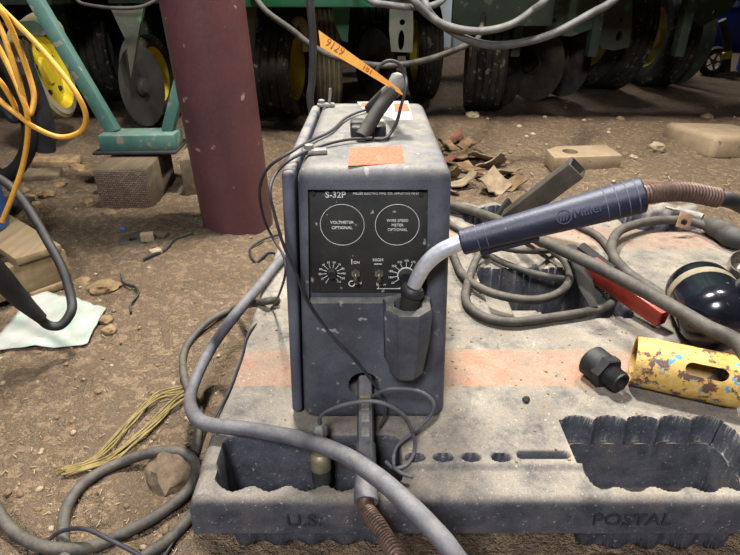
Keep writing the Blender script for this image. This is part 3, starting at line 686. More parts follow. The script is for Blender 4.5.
# ------------------------------------------------------------------ yellow tube with slot
ya=Z(633,360,PT+.044); yb=Z(736,382,PT+.044); axy=(yb-ya); axy.z=0; Ly=axy.length+.012; axy.normalize()
prof=[(.038,0),(.044,0),(.044,Ly*.3),(.044,Ly*.6),(.044,Ly-.02),(.042,Ly-.008),(.038,Ly),(.034,Ly-.004),(.038,Ly-.02)]
yt=obj('steel_sleeve',lathe(NB(),prof,ya,axy,40,closed=True),m_ytube)
tag(yt,'chipped yellow painted steel sleeve with a long slot lying on the pallet','steel sleeve')
sc_=ya+axy*Ly*.62; vwv=(Vector((0,0,CZ))-sc_); vwv=(vwv-axy*vwv.dot(axy)).normalized(); tv=axy.cross(vwv)
if tv.z<0: tv=-tv
sc_=sc_+tv*.006
slot=[]
for k in range(11): a=-PI/2+PI*k/10; slot.append((.021+.0105*math.cos(a),.0105*math.sin(a)))
for k in range(11): a=PI/2+PI*k/10; slot.append((-.021+.0105*math.cos(a),.0105*math.sin(a)))
c_=prism(NB(),slot,sc_+vwv*.01,axy,tv,.06)
if axy.cross(tv).dot(vwv)<0:
    c_.free(); c_=prism(NB(),[(p[0],p[1]) for p in slot],sc_+vwv*.07,axy,tv,.06)
cut(yt,c_)
# ------------------------------------------------------------------ black tank with tape
tk=thing('black_cylinder','glossy black metal cylinder with tape band lying behind the yellow sleeve','gas cylinder',(.66,.98,PT))
tr_=.065; td=Vector((.24,.97,0)).normalized(); t0=Vector((.650,.872,PT+tr_+.001))
prof=[(0,-.02),(tr_*.5,-.016),(tr_*.8,-.004),(tr_*.95,.008),(tr_,.022)]
prof+=[(tr_,.022+.11*k/6) for k in range(1,7)]+[(tr_*math.cos(a),.132+.05*math.sin(a)) for a in [R(x) for x in (15,30,45,60,75)]]+[(0,.182)]
bm=lathe(NB(),prof,t0,td,40); obj('tank_shell',bm,m_tank,tk)
bm=lathe(NB(),[(tr_-.001,.092),(tr_+.0012,.092),(tr_+.0012,.113),(tr_-.001,.113)],t0,td,40,closed=True); obj('tape_band',bm,m_tape,tk,'strip of tan tape')
bm=lathe(NB(),[(0,0),(.011,0),(.011,.012),(.007,.012),(.007,.004),(0,.004)],t0+td*.09+Vector((.045,-.012,.043)),(.7,-.2,.7),18); obj('port',bm,m_black,tk)
cu=Z(744,268,PT+.03)
cup=obj('chrome_cup',lathe(NB(),[(0,.004),(.02,.004),(.026,.02),(.030,.05),(.032,.05),(.030,.022),(.024,0),(0,0)],Vector((cu.x+.004,cu.y+.02,PT+.012)),(-.25,-.55,.75),28),m_chrome)
tag(cup,'small shiny chrome cup beside the black cylinder at the right edge','cup')
# ------------------------------------------------------------------ maroon column
cc_=Vector((-.480,1.885,0))
bm=lathe(NB(),[(0,-.05),(.124,-.05),(.124,.3),(.124,.6),(.124,1.0),(.124,3.0),(0,3.0)],cc_,(-.026,-.05,1),48)
colm=tag(obj('steel_column',bm,m_maroon),'round maroon painted steel column rising from the dirt','column')
cb2=Y(172,0,1.95); 
bm=tube(NB(),[Y(166,-12,1.95),Y(165,8,1.95),Y(167,24,1.93),Y(172,35,1.93)],.012,10,6); obj('conduit_lip',bm,m_whiteb,colm,'pale flaking edge')
# ------------------------------------------------------------------ teal stand on cribbing
cr=thing('timber_block','old squared timber block standing under the teal stand','timber',(-.96,2.2,0))
rz=R(4)
Rb=Matrix.Rotation(rz,3,'Z')
cbc=Vector((-.955,2.215,.075))
bm=box(NB(),cbc,(.20,.36,.165),rot=Rb,bev=.008); obj('timber_body',bm,m_crib,cr)
bm=box(NB(),cbc+Rb@Vector((-.0,-.1805,0)),(.185,.004,.15),rot=Rb,bev=.001); obj('worn_end',bm,m_end,cr,'hatched worn end of the timber')
tb2=tag(obj('timber_plank',box(NB(),(-.76,2.36,.075),(.07,.34,.15),rot=(0,0,R(10)),bev=.006),m_crib),'narrow timber plank standing between the timber block and the column','timber')
st=thing('jack_stand','teal painted steel stand with splayed legs on a timber block','stand',(-.95,2.29,.165))
zz=.166
sb0=Z(94,153,zz); sb1=Z(180,151,zz)
bm=box(NB(),(-.95,2.31,zz+.006),(.33,.22,.010),rot=(0,0,R(2)),bev=.002); obj('base_plate',bm,m_dark,st)
bm=box(NB(),(-.94,2.29,zz+.042),(.30,.13,.062),rot=(0,0,R(3)),bev=.004); obj('base_channel',bm,m_teal,st)
l0=Y(114,132,2.30); l1=Y(75,66,2.33); l2=Y(38,5,2.36)
def legbar(a,b,w,d): 
    return box(NB(),(a+b)/2,(w,d,(b-a).length),rot=basis(b-a,(1,0,0)),bev=.004)
obj('leg',legbar(l0,l0+(l1-l0)*1.95,.05,.05),m_teal,st)
k0=Y(168,131,2.31); k1=Y(181,80,2.33)
obj('leg',legbar(k0,k0+(k1-k0)*2.6,.045,.045),m_teal,st)
# ------------------------------------------------------------------ planter
pl=thing('crop_planter','big dirty green farm planter with ribbed tyres standing across the background','farm machine',(.6,4.2,0))
def wheel(u,vb,y,r,w,axis,tirem=m_tire,rimm=m_yellow,rimr=.62,nuts=0,lift=0):
    c=Y(u,vb,y); c.z=r+lift
    ax_=Vector(axis).normalized(); n=5; prof=[(rimr*r,-w*.42),(r*.80,-w*.52),(r*.93,-w*.5)]
    for k in range(n):
        a=-w*.46+w*.92*k/n; b=a+w*.92/n
        prof+=[(r*.955,a+.002),(r,a+.008),(r,b-.008),(r*.955,b-.002)]
    prof+=[(r*.93,w*.5),(r*.80,w*.52),(rimr*r,w*.42)]
    t=obj('tire',lathe(NB(),prof,c,ax_,48,closed=True),tirem,pl)
    rp=[(0,-w*.20),(rimr*r*.3,-w*.22),(rimr*r*.35,-w*.12),(rimr*r*.8,-w*.12),(rimr*r*.92,-w*.36),(rimr*r*1.02,-w*.42),(rimr*r*1.02,w*.42),(rimr*r*.92,w*.36),(rimr*r*.8,w*.12),(rimr*r*.35,w*.12),(rimr*r*.3,w*.22),(0,w*.22)]
    rm=obj('rim',lathe(NB(),rp,c,ax_,36),rimm,t,'yellow wheel rim' if rimm is m_yellow else None)
    B=basis(ax_)
    for k in range(5 if nuts else 0):
        a=2*PI*k/5; obj('lug_nut',lathe(NB(),[(0,0),(rimr*r*.07,0),(rimr*r*.06,.012),(0,.012)],c+B@Vector((rimr*r*.58*math.cos(a),rimr*r*.58*math.sin(a),nuts*w*.12)),ax_*nuts,6),m_dark,rm)
    return c
wheel(483,80,3.96,.33,.24,(1,-.12,.0),rimm=m_dark)
wheel(610,40,4.85,.42,.30,(1,.10,-.12))
wheel(661,40,4.95,.37,.24,(1,.06,-.10))
wheel(325,60,3.95,.34,.16,(1,.15,.02),m_tiretan,m_yellow)
wheel(280,60,3.7,.30,.26,(1,-.18,-.03))
wheel(423,60,4.35,.34,.16,(1,.1,0))
wheel(146,60,3.4,.22,.12,(1,-.12,.05),rimr=.7,nuts=1,lift=.08)
wheel(41,60,3.0,.235,.10,(1,.12,.16),tirem=m_tiretan,rimr=.86,nuts=1,lift=.14)
wheel(100,50,4.3,.36,.3,(1,.1,0),rimm=m_dark)
wheel(205,50,4.3,.36,.3,(1,.1,0),rimm=m_dark)
wheel(375,50,4.9,.36,.28,(1,.1,0),rimm=m_dark)
def disc(u,v,y,r,axis,mat=m_disc,lift=0):
    c=Y(u,v,y); c.z=r+lift
    ax_=Vector(axis)
    bm=lathe(NB(),[(0,0),(r*.3,0),(r*.33,.012),(r*.9,.03),(r,.034),(r*.9,.038),(r*.33,.02),(0,.016)],c,ax_,44); d=obj('opener_disc',bm,mat,pl)
    obj('disc_hub',lathe(NB(),[(0,-.03),(r*.22,-.03),(r*.24,0),(r*.24,.03),(r*.16,.05),(0,.05)],c,ax_,20),m_dark,d)
disc(508,45,4.15,.26,(.8,-.6,.05)); disc(532,45,4.25,.27,(.8,.6,.05)); disc(561,45,4.5,.29,(.9,-.45,.05)); disc(560,45,4.42,.29,(.9,.45,.05))
disc(130,45,3.15,.21,(.97,-.2,.05),m_dark,.07); disc(682,45,5.05,.34,(1,.12,-.12),m_bracket); disc(262,45,4.1,.26,(.7,-.7,.1)); disc(372,45,4.2,.25,(.8,.5,.05))  # dark mat on the leftmost disc paints in the shade at that side
# beams
zb=.672
for x0,x1 in ((-4.6,.40),(1.15,1.62),(2.15,2.75)):
    obj('shade_backdrop',box(NB(),((x0+x1)/2,5.75,.75),(x1-x0,.12,1.2),bev=.02),m_dark,pl)  # dark boxes added behind the planter to stand in for deep shade
obj('toolbar',box(NB(),(-.32,3.02,zb+.085),(.74,.16,.17),bev=.008),m_green,pl)
obj('toolbar',box(NB(),(1.0,4.4,.80),(7.6,.18,.20),bev=.008),m_greend,pl)
obj('toolbar',box(NB(),(.3,3.16,.93),(7.0,.12,.14),bev=.008),m_green,pl)
c=Y(502,14,3.45); obj('row_unit_frame',box(NB(),(c.x,3.45,c.z+.06),(.56,.06,.24),bev=.006),m_greend,pl)
for u,y in ((40,3.5),(150,3.75),(385,3.95),(560,4.2),(715,4.5)):
    c=Y(u,0,y); obj('row_unit_frame',box(NB(),(c.x,y,.80),(.34,.42,.26),bev=.01),m_greend,pl)
for i in range(9):
    x=-3.0+i*.95
    obj('shade_box',box(NB(),(x,3.8,1.42),(.92,1.2,.95),bev=.04),m_green,pl)  # unseen upper planter boxes, placed to keep light off the ground beneath
# arms and brackets
def plate(us,y,th,mat,name,holes=(),skew=0,parent=pl):
    P=[Y(u,v,y) for u,v in us]; o=P[0]
    poly=[(p.x-o.x,p.z-o.z) for p in P]
    a=obj(name,prism(NB(),poly,o,(1,0,0),(0,0,1),th),mat,parent)
    for (u,v,ru,rv) in holes:
        c=Y(u,v,y); k=c.y*1.1/F
        e=[(ru*k*math.cos(2*PI*j/16),rv*k*math.sin(2*PI*j/16)) for j in range(16)]
        cut(a,prism(NB(),e,c+Vector((0,.05,0)),(1,0,0),(0,0,1),.2))
    return a
plate([(390,-12),(412,-12),(413,30),(412,52),(391,51),(389,30)],3.25,.03,m_bracket,'bracket',[(401,40,2.6,8),(402,22,2.3,2.3)])
plate([(598,-12),(631,-12),(630,30),(627,47),(612,50),(600,48),(595,40)],4.2,.03,m_bracket,'bracket',[(617.5,36,2.6,4),(619.5,20,2,2)])
plate([(332,5),(350,7),(348,42),(342,40),(335,22)],3.2,.03,m_green,'brace')
plate([(538,-12),(600,-12),(596,26),(570,36),(545,34)],3.9,.03,m_greend,'side_plate',[(553,20,2,2)])
plate([(686,-12),(742,-12),(728,10),(700,26),(690,20)],4.3,.03,m_greend,'side_plate',[(712,12,2,2)])
plate([(576,8),(586,6),(586,40),(580,40)],4.3,.03,m_dark,'scraper')
plate([(112,6),(146,6),(140,36),(133,78),(128,40)],3.0,.03,m_bracket,'closing_arm')
plate([(8,22),(40,20),(58,30),(46,36),(20,34)],2.8,.05,m_greend,'wheel_arm')
obj('wheel_fork',tube(NB(),[Y(22,28,2.85),Y(38,19,2.83),Y(55,26,2.83),Y(59,40,2.85)],.03,10,6),m_tiretan,pl)
plate([(247,8),(257,8),(255,56),(250,56)],3.1,.03,m_bracket,'brace')
obj('wheel_fork',tube(NB(),[Y(294,24,3.45),Y(300,20,3.45),Y(304,28,3.45),Y(306,50,3.5)],.025,10,6),m_tiretan,pl)
for u in (60,140,330,520,600,690):
    a=Y(u,0,3.9); obj('support_leg',box(NB(),(a.x,3.9,.6),(.06,.08,.5),bev=.005),m_greend,pl)
def hose_(pts,r,mat): return obj('hydraulic_hose',tube(NB(),pts,r,10,8),mat,pl)
m_hoseg=M('grey_hydraulic_hose','#4b4a49','#62605c',20,rough=.6,bump=.1)
hy=2.55
hose_([Y(395,-40,2.95),Y(408,-8,hy),Y(431,17,hy),Y(454,28,hy),Y(482,31,hy),Y(510,25,hy),Y(532,11,hy),Y(548,-4,hy),Y(565,-40,2.95)],.0165,m_hoseg)
hose_([Y(412,-40,2.95),Y(424,0,hy+.03),Y(436,20,hy+.03),Y(464,38,hy+.03),Y(489,45,hy+.03),Y(514,44,hy+.03),Y(550,35,hy+.03),Y(590,14,hy+.03),Y(616,-2,hy+.03),Y(650,-40,2.95)],.0165,m_hoseg)
hose_([Y(352,-20,2.95),Y(370,0,2.6),Y(390,5,2.6),Y(415,7,2.6),Y(440,2,2.6),Y(455,-20,2.95)],.014,m_hoseg)
hose_([Y(250,-10,2.95),Y(266,11,2.85),Y(292,30,2.85),Y(311,45,2.85),Y(335,57,2.85),Y(374,65,2.85),Y(405,64,2.85),Y(436,57,2.85),Y(462,47,2.85),Y(478,38,3.1),Y(484,15,3.4)],.014,m_cable)
hose_([Y(77,0,2.93),Y(84,4,2.9),Y(112,8,2.9),Y(140,7,2.9),Y(160,-2,2.93)],.008,m_rubber)
cable('hanging_hose','black hose hanging straight down behind the feeder left rear corner','hose',
 [(-.35,3.22,1.25),(-.28,2.5,1.22),(-.20,1.8,1.14),Y(309,-40,1.57),Y(310,0,1.55),Y(313,40,1.55),Y(312,80,1.55),Y(311,108,1.55),(-.13,1.56,.3),(-.12,1.56,.185)],.0105,m_rubber)
# ------------------------------------------------------------------ blue machine at far right
bc=thing('air_compressor','blue wheeled machine parked beyond the planter at far right','compressor',(3.4,5.8,0))
c=Y(712,60,5.5)
def bmY(u,v,y=5.75): return Y(u,v,y)
bm=lathe(NB(),[(0,-.1),(.12,-.09),(.19,-.04),(.2,0),(.2,.9),(.18,.97),(0,1.0)],Vector((bmY(708,48).x,5.78,.37)),(1,-.08,0),32); obj('tank',bm,m_navyp,bc)
bm=box(NB(),(bmY(728,8).x+.25,5.8,.72),(.9,.3,.16),bev=.03); obj('motor_cover',bm,m_whiteb,bc)
bm=box(NB(),(bmY(740,12).x+.3,5.75,.60),(.7,.2,.1),bev=.02); obj('deck',bm,m_navyp,bc)
wc=Vector((Y(713,63,5.5).x,5.5,.125))
bm=lathe(NB(),[(.08,-.025),(.12,-.03),(.134,0),(.12,.03),(.08,.025)],wc,(0,-1,0),32,closed=True); obj('tire',bm,m_tire,bc)
bm=lathe(NB(),[(0,-.02),(.02,-.03),(.025,-.005),(.025,.02),(0,.02)],wc,(0,1,0),16); lathe(bm,[(.07,-.02),(.082,-.02),(.082,.02),(.07,.02)],wc,(0,1,0),28,closed=True)
for k in range(5):
    a=2*PI*k/5; box(bm,wc+Vector((.047*math.cos(a),0,.047*math.sin(a))),(.055,.014,.016),rot=(0,-a,0))
obj('wheel_spokes',bm,m_greyfit,bc)
bm=tube(NB(),[Y(722,20,5.45),Y(727,40,5.45),Y(727,55,5.45),Y(726,72,5.45)],.035,10,6); obj('air_hose',bm,m_rubber,bc)
bm=tube(NB(),[Y(727,52,5.41),Y(727,58,5.41)],.04,10,2); obj('hose_collar',bm,m_yellow,bc,'yellow band')
for x in (.3,.75):
    obj('foot',box(NB(),(wc.x+x+.2,5.8,.1),(.06,.2,.2),bev=.01),m_navyp,bc)
# ------------------------------------------------------------------ left edge: crate, pail, cords, hose, paper
ct=thing('wooden_pallet','weathered wooden pallet lying at the left edge of the dirt','pallet',(-1.2,1.6,0))
wa=G(70,278); 
def plank(c,s,rz=0,m=m_wood): return obj('board',box(NB(),c,s,rot=(0,0,rz),bev=.004),m,ct)
ex=Z(66,240,.12)
rzc=R(50)
Rc=Matrix.Rotation(rzc,3,'Z'); pc0=Z(60,246,.125)
def cp(a,b,z): return Vector((pc0.x,pc0.y,0))+Rc@Vector((a,b,0))+Vector((0,0,z))
m_wood2=wood('weathered_wood_cross','#65543c','#877252','#6e6049',1)
obj('board',box(NB(),cp(-.06,.32,.122),(.12,.66,.022),rot=Rc,bev=.004),m_wood2,ct)
obj('board',box(NB(),cp(-.22,.32,.122),(.12,.66,.022),rot=Rc,bev=.004),m_wood2,ct)
obj('board',box(NB(),cp(-.40,.32,.122),(.14,.66,.022),rot=Rc,bev=.004),m_wood2,ct)
for b in (.022,.32,.62):
    obj('stringer',box(NB(),cp(-.25,b,.066),(.52,.042,.088),rot=Rc,bev=.003),m_wood,ct)
for a in (-.06,-.28): obj('board',box(NB(),cp(a,.32,.012),(.10,.66,.02),rot=Rc,bev=.003),m_wood2,ct)
bp=Z(-13,231,.14); bp=Vector((bp.x-.085,bp.y+.02,.134))
bk=thing('plastic_pail','blue plastic pail at the left edge on the wooden pallet','pail',bp)
bm=lathe(NB(),[(0,0),(.115,0),(.122,.01),(.134,.20),(.136,.205),(.136,.215),(.125,.215),(.118,.02),(0,.02)],bp,(0,0,1),36); obj('pail_body',bm,m_bluep,bk)
bm=tube(NB(),[bp+Vector((.136*math.cos(a),-.136*abs(math.sin(a))*.25-.02,.19-.09*math.sin(a))) for a in [R(x) for x in range(0,181,20)]],.003,6,4); obj('bail',bm,m_steel,bk)
# paper
pc_=[G(-12,354),G(28,352),G(88,346),G(98,328),G(106,311),G(72,303),G(41,293),G(14,324)]
cen=G(48,325); n_=9
def paper():
    bm=NB(); A=G(-14,355); B=G(88,347); C=G(107,311); D=G(38,292); g=[]
    for j in range(15):
        for i in range(19):
            s=i/18; t=j/14; p=A.lerp(B,s).lerp(D.lerp(C,s),t); h=max(gh(p.x,p.y),gh(p.x+.01,p.y),gh(p.x,p.y+.01))
            g.append((p.x,p.y,h+.006+.006*(noise.noise((s*3,t*3,4))+.5)+.012*max(0,t-.8)*2*(1-s)))
    top_=[bm.verts.new(v) for v in g]; bot=[bm.verts.new((v[0],v[1],v[2]-.0008)) for v in g]
    for j in range(14):
        for i in range(18):
            q=(j*19+i,j*19+i+1,(j+1)*19+i+1,(j+1)*19+i); bm.faces.new([top_[k] for k in q]); bm.faces.new([bot[k] for k in q[::-1]])
    edge=[i for i in range(19)]+[j*19+18 for j in range(1,15)]+[14*19+i for i in range(17,-1,-1)]+[j*19 for j in range(13,0,-1)]
    for a,b in zip(edge,edge[1:]+edge[:1]): bm.faces.new((top_[a],bot[a],bot[b],top_[b]))
    return bm
tag(obj('paper_sheet',paper(),m_paper,sharp=180),'crumpled pale printed paper sheet lying on the dirt at left','paper')
bh=thing('air_hose_end','black hose bending over the paper with a stiff ribbed end','hose',G(60,320))
hp=[Y(-14,262,1.0),Y(2,279,1.02),Y(22,301,1.04),Y(42,319,1.05)]
bm=tube(NB(),hp,.02,16,8,radii=[.024,.023,.019,.0125]); obj('strain_relief',bm,m_rubber0,bh)
bm=tube(NB(),[Y(38,316,1.048),Y(48,325,1.06),Y(61,325,1.07),Y(71,312,1.09),Y(71,297,1.12),Y(62,268,1.16),Y(47,240,1.2),Y(28,208,1.24),Y(12,188,1.26),Y(-6,176,1.28),Y(-40,160,1.3)],.0105,12,8); obj('hose_run',bm,m_rubber0,bh)
# cords hanging at upper left from a rack post
rp=thing('hose_rack','dark hose rack post with black hoses hung on it at the left edge','rack',(-1.6,2.0,0))
ry=2.0
xr=Y(-50,100,ry).x
bm=box(NB(),(xr,ry,.62),(.05,.05,1.24),bev=.004); obj('post',bm,m_dark,rp)
bm=box(NB(),(xr,ry,.012),(.24,.24,.02),bev=.004); obj('base',bm,m_dark,rp)
bm=tube(NB(),[(xr,ry-.02,1.08),Vector((xr,ry-.02,1.08)).lerp(Y(-22,-18,1.2),.5),Y(-22,-18,1.2),Y(-12,-12,1.12),Y(-9,-18,1.09)],.012,10,6); obj('hook',bm,m_dark,rp)
for k,(pts,r) in enumerate((([Y(-30,20,ry-.06),Y(-5,45,ry-.06),Y(14,75,ry-.06),Y(26,110,ry-.06),Y(30,140,ry-.06),Y(20,165,ry-.06),Y(2,176,ry-.06),Y(-20,160,ry-.06)],.026),
    ([Y(-30,70,ry-.1),Y(-5,95,ry-.1),Y(12,118,ry-.1),Y(22,112,ry-.1),Y(30,92,ry-.1),Y(28,74,ry-.1)],.016),
    ([Y(20,62,ry-.02),Y(32,92,ry-.02),Y(42,122,ry-.02),Y(44,150,ry-.02)],.038))):
    bm=tube(NB(),pts,r,12,8); obj('hung_hose',bm,m_rubber0,rp)
oc=thing('extension_cord','orange extension cord hanging in loops at the upper left','cord',(-.9,1.1,.3))
cy=1.12
for pts in ([(-18,-14),(0,7),(34,41),(60,71),(78,96),(86,117),(80,132),(60,137),(36,128),(14,112),(-6,96),(-20,84)],
            [(-16,-4),(2,12),(16,40),(28,72),(34,96),(30,114),(23,100),(14,78),(0,50),(-14,28)],
            [(-14,4),(0,26),(12,60),(22,92),(28,124),(24,160),(14,192),(2,222)],
            [(-14,68),(2,84),(14,104),(16,112)]):
    n2=len(pts); bm=tube(NB(),[Y(u,v,cy+.012*math.sin(i*1.3+n2)) for i,(u,v) in enumerate(pts)],.0052,10,8); obj('cord_loop',bm,m_orange,oc)
# ------------------------------------------------------------------ debris
def rock(bm,c,s,seed,flat=.6,sub=2):
    t=NB(); bmesh.ops.create_icosphere(t,subdivisions=sub,radius=1)
    for v in t.verts:
        k=1+.3*noise.noise(v.co*1.4+Vector((seed,seed*.7,0)))+.22*noise.noise(v.co*3.5+Vector((0,seed,0)))+.12*noise.noise(v.co*8+Vector((seed,0,0)))
        v.co=v.co*k; v.co=Vector((v.co.x*s,v.co.y*s*.8,v.co.z*s*flat))
    m=Matrix.Translation(c)@Matrix.Rotation(seed*2.1,4,'Z'); merge(bm,t,m); return bm
def stone(u,v,px,label,group=None,mat=m_rock,flat=.55,name='dirt_clod',cat='clod'):
    p=G(u,v); d=(p-Vector((0,0,CZ))).length; s=px/F*d*.5
    return tag(obj(name,rock(NB(),p+Vector((0,0,s*flat*.3)),s,random.uniform(0,60),flat,3),mat,sharp=50),label,cat,group)
stone(171,472,50,'big brown dirt clod inside the cable loop at lower left',mat=m_clod,flat=.55)
stone(105,289,26,'wide pale clod behind the right corner of the paper',flat=.45)
stone(84,283,16,'small dark clod between the wooden pallet and the wide pale clod',flat=.5)
stone(106,321,13,'upper of two clods touching the right side of the paper')
stone(109,331,14,'lower of two clods touching the right side of the paper')
stone(89,203,11,'round clod left of the timber block foot')
stone(110,214,12,'clod just below the worn timber end')
for i,(u,v,px) in enumerate([(48,196,14),(30,199,12),(24,192,10),(60,186,10),(78,170,16),(36,205,9),(55,176,10)]):
    stone(u,v,px,'loose clod in the rubble left of the timber block','rubble clods left of the timber block')
# flat slabs of rubble
def slab(u,v,w,d,h,rz,label,mat=m_rock,tilt=(0,0)):
    p=G(u,v); return tag(obj('rubble_slab',box(NB(),p+Vector((0,0,h*.4)),(w,d,h),rot=(tilt[0],tilt[1],rz),bev=min(w,d,h)*.2),mat),label,'rubble')
slab(42,178,.16,.09,.035,.35,'lower flat dark rubble slab beside the hanging hoses',m_crib,(.15,.05))
slab(58,165,.20,.10,.04,.15,'upper flat pale rubble slab beside the hanging hoses',m_rock,(.1,.05))
slab(148,240,.045,.03,.03,.3,'small pale rubble chunk right of the round washer',m_stone)
slab(158,236,.07,.035,.015,-.2,'thin dark wood chip behind the pale chunk right of the washer',m_crib)
slab(156,254,.035,.03,.018,.8,'small pale chunk in front of the washer chips',m_stone)
wsh=lathe(NB(),[(.012,0),(.044,0),(.046,.003),(.044,.006),(.012,.006)],G(133,241,.004),(.05,-.08,1),32,closed=True)
tag(obj('metal_washer',wsh,m_disc),'flat round metal washer lying on the dirt left of the column','washer')
bc_=rock(NB(),G(123,229,.006),.012,3,.6,1); tag(obj('blue_scrap',bc_,m_bluep),'tiny scrap of blue plastic on the dirt beyond the washer','scrap')
cable('black_strap','short twisted black strap lying on the dirt left of the column','strap',[G(193,233,.008),G(175,240,.008),G(165,250,.006),G(150,256,.008),G(143,260,.006)],.006,m_rubber,flat=(1,.4))
cable('rubber_scrap','curled black rubber scrap on the dirt right of the pale clod','scrap',[G(121,275,.006),G(124,283,.01),G(135,287,.008),G(138,295,.006),G(131,304,.006),G(131,313,.006)],.006,m_rubber,flat=(1,.5))
# tan plate with hole and slabs behind
tp=G(578,168); 
pb=obj('tan_plate',prism(NB(),[(-.16,-.07),(.17,-.07),(.17,.09),(-.08,.10),(-.15,.05)],Vector((tp.x,tp.y,tp.z+.005)),(1,.12,0),(-.12,1,.05),.075,bev=.008),m_tan)
hcn=Z(570,152.5,tp.z+.075)
cut(pb,lathe(NB(),[(0,-.2),(.036,-.2),(.036,.2),(0,.2)],hcn,(0,0,1),28))
tag(pb,'tan plate with a dark round hole lying on the dirt behind the square tube','plate')
sl=G(715,150); tag(obj('concrete_slab',box(NB(),sl+Vector((.08,.1,.02)),(.42,.42,.13),rot=(R(-3),R(3),R(8)),bev=.03,seg=3),m_tan),'pale concrete slab half sunk in the dirt at right','slab')
stone(657,149,14,'pale stone right of the tan plate',mat=m_stone,flat=.7); stone(633,158,8,'small pale stone touching the tan plate corner',mat=m_stone)
stone(472,117,14,'pale stone in front of the ribbed middle tyre',mat=m_stone)
stone(620,120,9,'dark stone on the ridge below the right hand tyre'); stone(707,118,12,'dark stone lying on the soil ridge above the concrete slab')
stone(608,130,10,'flat pale stone on the soil ridge above the tan plate',mat=m_stone,flat=.35)
# bark / leaf scraps
def scrap(u,v,px,seed,mat,label,group,lift=.0,thick=.006):
    p=G(u,v,lift); d=(p-Vector((0,0,CZ))).length; s=px/F*d*.5; bm=NB(); rnd=random.Random(seed); n=7; g={}
    yaw=rnd.uniform(0,6); tx=rnd.uniform(-.7,.7); ty=rnd.uniform(-.7,.7)
    Rm=Matrix.Rotation(yaw,3,'Z')@Matrix.Rotation(tx,3,'X')@Matrix.Rotation(ty,3,'Y'); asp=rnd.uniform(.45,.9); cv=rnd.uniform(.3,.9)
    L=[]
    for j in range(n):
        for i in range(n):
            a=i/(n-1)*2-1; b=j/(n-1)*2-1
            k=1+.28*noise.noise((a*1.7+seed,b*1.7,2)); q=Vector((a*k,b*asp*k,cv*a*a*.45+.14*noise.noise((a*2,b*2,seed))))*s
            L.append(p+Rm@q+Vector((0,0,s*.35)))
    nrm_=Rm@Vector((0,0,thick))
    T=[bm.verts.new(q) for q in L]; Bt=[bm.verts.new(q-nrm_) for q in L]
    for j in range(n-1):
        for i in range(n-1):
            q=(j*n+i,j*n+i+1,(j+1)*n+i+1,(j+1)*n+i); bm.faces.new([T[k] for k in q]); bm.faces.new([Bt[k] for k in q[::-1]])
    e=[i for i in range(n)]+[j*n+n-1 for j in range(1,n)]+[(n-1)*n+i for i in range(n-2,-1,-1)]+[j*n for j in range(n-2,0,-1)]
    for a,b in zip(e,e[1:]+e[:1]): bm.faces.new((T[a],Bt[a],Bt[b],T[b]))
    return tag(obj('bark_scrap',bm,mat,sharp=30),label,'scrap',group)
SCR=[(446,150,26,0),(456,142,26,1),(470,150,28,0),(458,160,26,0),(480,162,30,2),(470,172,22,0),(444,166,24,1),(492,168,26,2),(450,178,22,0),(505,178,30,2),(486,180,20,0),(463,186,26,2),(492,190,30,2),(448,192,22,2),(512,188,24,0)]
for i,(u,v,px,k) in enumerate(SCR):
    scrap(u,v,px,i*3+1,(m_leaf,m_leafr,m_leaft)[k],'curled brown bark scrap in the pile on the dirt behind the feeder','bark scraps behind the feeder',.004)
# pebbles, each one on its own
P0=[]
for i in range(190):
    while True:
        u=random.uniform(-5,300); v=random.uniform(195,552)
        p=G(u,v)
        if not(PX0-.03<p.x<PX1 and p.y>PY0-.03): break
    P0.append((p,random.uniform(.002,.008)))
for i in range(60):
    u=random.uniform(430,745); v=random.uniform(100,188); P0.append((G(u,v),random.uniform(.006,.02)))
pm=[]
for k in range(6):
    bm=rock(NB(),Vector((0,0,0)),1,k*9+2,.6,1); me=bpy.data.meshes.new('pebble'); bm.to_mesh(me); bm.free(); me.materials.append((m_stone,m_rock,m_rock)[k%3]); me.polygons.foreach_set('use_smooth',[True]*len(me.polygons)); pm.append(me)
for i,(p,s) in enumerate(P0):
    o=bpy.data.objects.new('pebble',pm[i%6]); COL.objects.link(o); o.location=p+Vector((0,0,s*.2)); o.scale=(s,s,s); o.rotation_euler=(0,0,random.uniform(0,6))
    tag(o,'small pale pebble scattered on the dirt floor','pebble','pebbles scattered on the dirt')
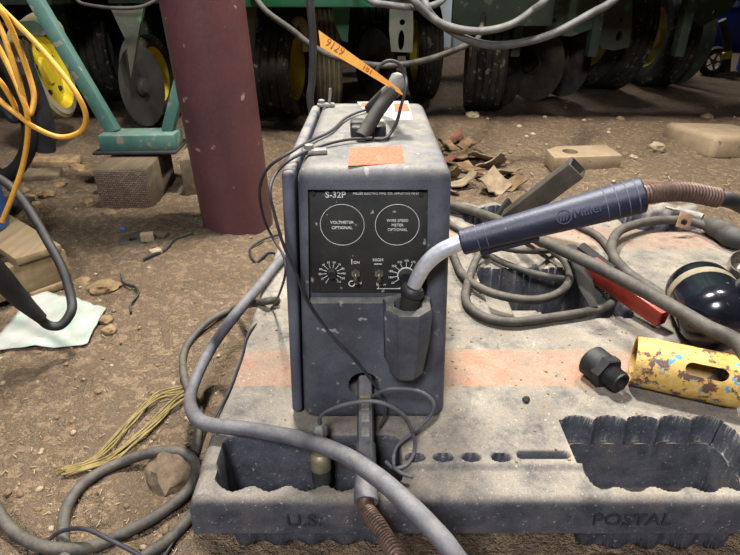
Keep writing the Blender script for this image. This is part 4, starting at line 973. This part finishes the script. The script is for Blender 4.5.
# straw and chaff nobody could count
bm=NB()
for i in range(420):
    u=random.uniform(-5,300); v=random.uniform(190,553); p=G(u,v,.003)
    if PX0-.01<p.x<PX1 and p.y>PY0-.01: continue
    a=random.uniform(0,6.3); L=random.uniform(.003,.014); box(bm,p,(L,.0013,.001),rot=(0,random.uniform(-.2,.2),a))
for i in range(300):
    u=random.uniform(430,740); v=random.uniform(120,190); p=G(u,v,.004)
    if PY0<p.y<PY1+.02: continue
    a=random.uniform(0,6.3); L=random.uniform(.01,.035); box(bm,p,(L,.003,.002),rot=(0,random.uniform(-.2,.2),a))
m_straw=M('straw','#86765a','#a89878',30,rough=.9,bump=0)
tag(obj('straw_litter',bm,m_straw,smooth=False,origin=(0,0,0)),'fine pale straw and chaff scattered over the dirt floor','straw',kind='stuff')
bm=NB()
for i in range(420):
    x=random.uniform(PX0+.02,.8); y=random.uniform(.6,1.6)
    if ph(x,y)>.004 or ph(x,y)<-.002: continue
    s=random.uniform(.0012,.0035); rock(bm,Vector((x,y,PT+s*.3)),s,i,.6,1)
tag(obj('grit',bm,m_rock,smooth=False,origin=(.3,1.1,PT)),'crumbs of dirt scattered over the pallet deck','grit',kind='stuff')
for i,(u,v,px) in enumerate([(526,401,13)]):
    p=onp(u,v); tag(obj('dirt_crumb',rock(NB(),p+Vector((0,0,.003)),.008,5,.6,2),m_dark),'dark crumb of dirt on the pallet in front of the orange stripe','clod')
# ------------------------------------------------------------------ light
def area(name,loc,target,size,power,color=(1,1,1),sy=None):
    l=bpy.data.lights.new(name,'AREA'); l.energy=power; l.color=color; l.size=size
    if sy: l.shape='RECTANGLE'; l.size_y=sy
    o=bpy.data.objects.new(name,l); COL.objects.link(o); o.location=loc
    o.rotation_euler=(Vector(target)-Vector(loc)).to_track_quat('-Z','Y').to_euler(); return o
area('ceiling_or_fill_lamp',(-.25,1.75,3.1),(0,1.2,0),.35,205,(1,.97,.92),.35)
area('ceiling_or_fill_lamp',(1.3,2.1,3.1),(.6,1.4,0),.3,115,(1,.96,.90),.3)
area('ceiling_or_fill_lamp',(-.5,-1.6,2.7),(0,1.2,.2),.6,128,(.94,.95,1),.6)  # added fill light behind the camera, brightens feeder front and planter
area('ceiling_or_fill_lamp',(2.4,6.7,3.2),(2.4,6.8,0),.6,110,(.95,.98,1),.6)
W_=bpy.data.worlds.new('world'); SC.world=W_; W_.use_nodes=True
W_.node_tree.nodes['Background'].inputs[0].default_value=(.85,.9,1,1); W_.node_tree.nodes['Background'].inputs[1].default_value=.05
SC.view_settings.view_transform='Standard'; SC.view_settings.look='None'; SC.view_settings.gamma=1; SC.view_settings.use_curve_mapping=False
SC.view_settings.exposure=0.12
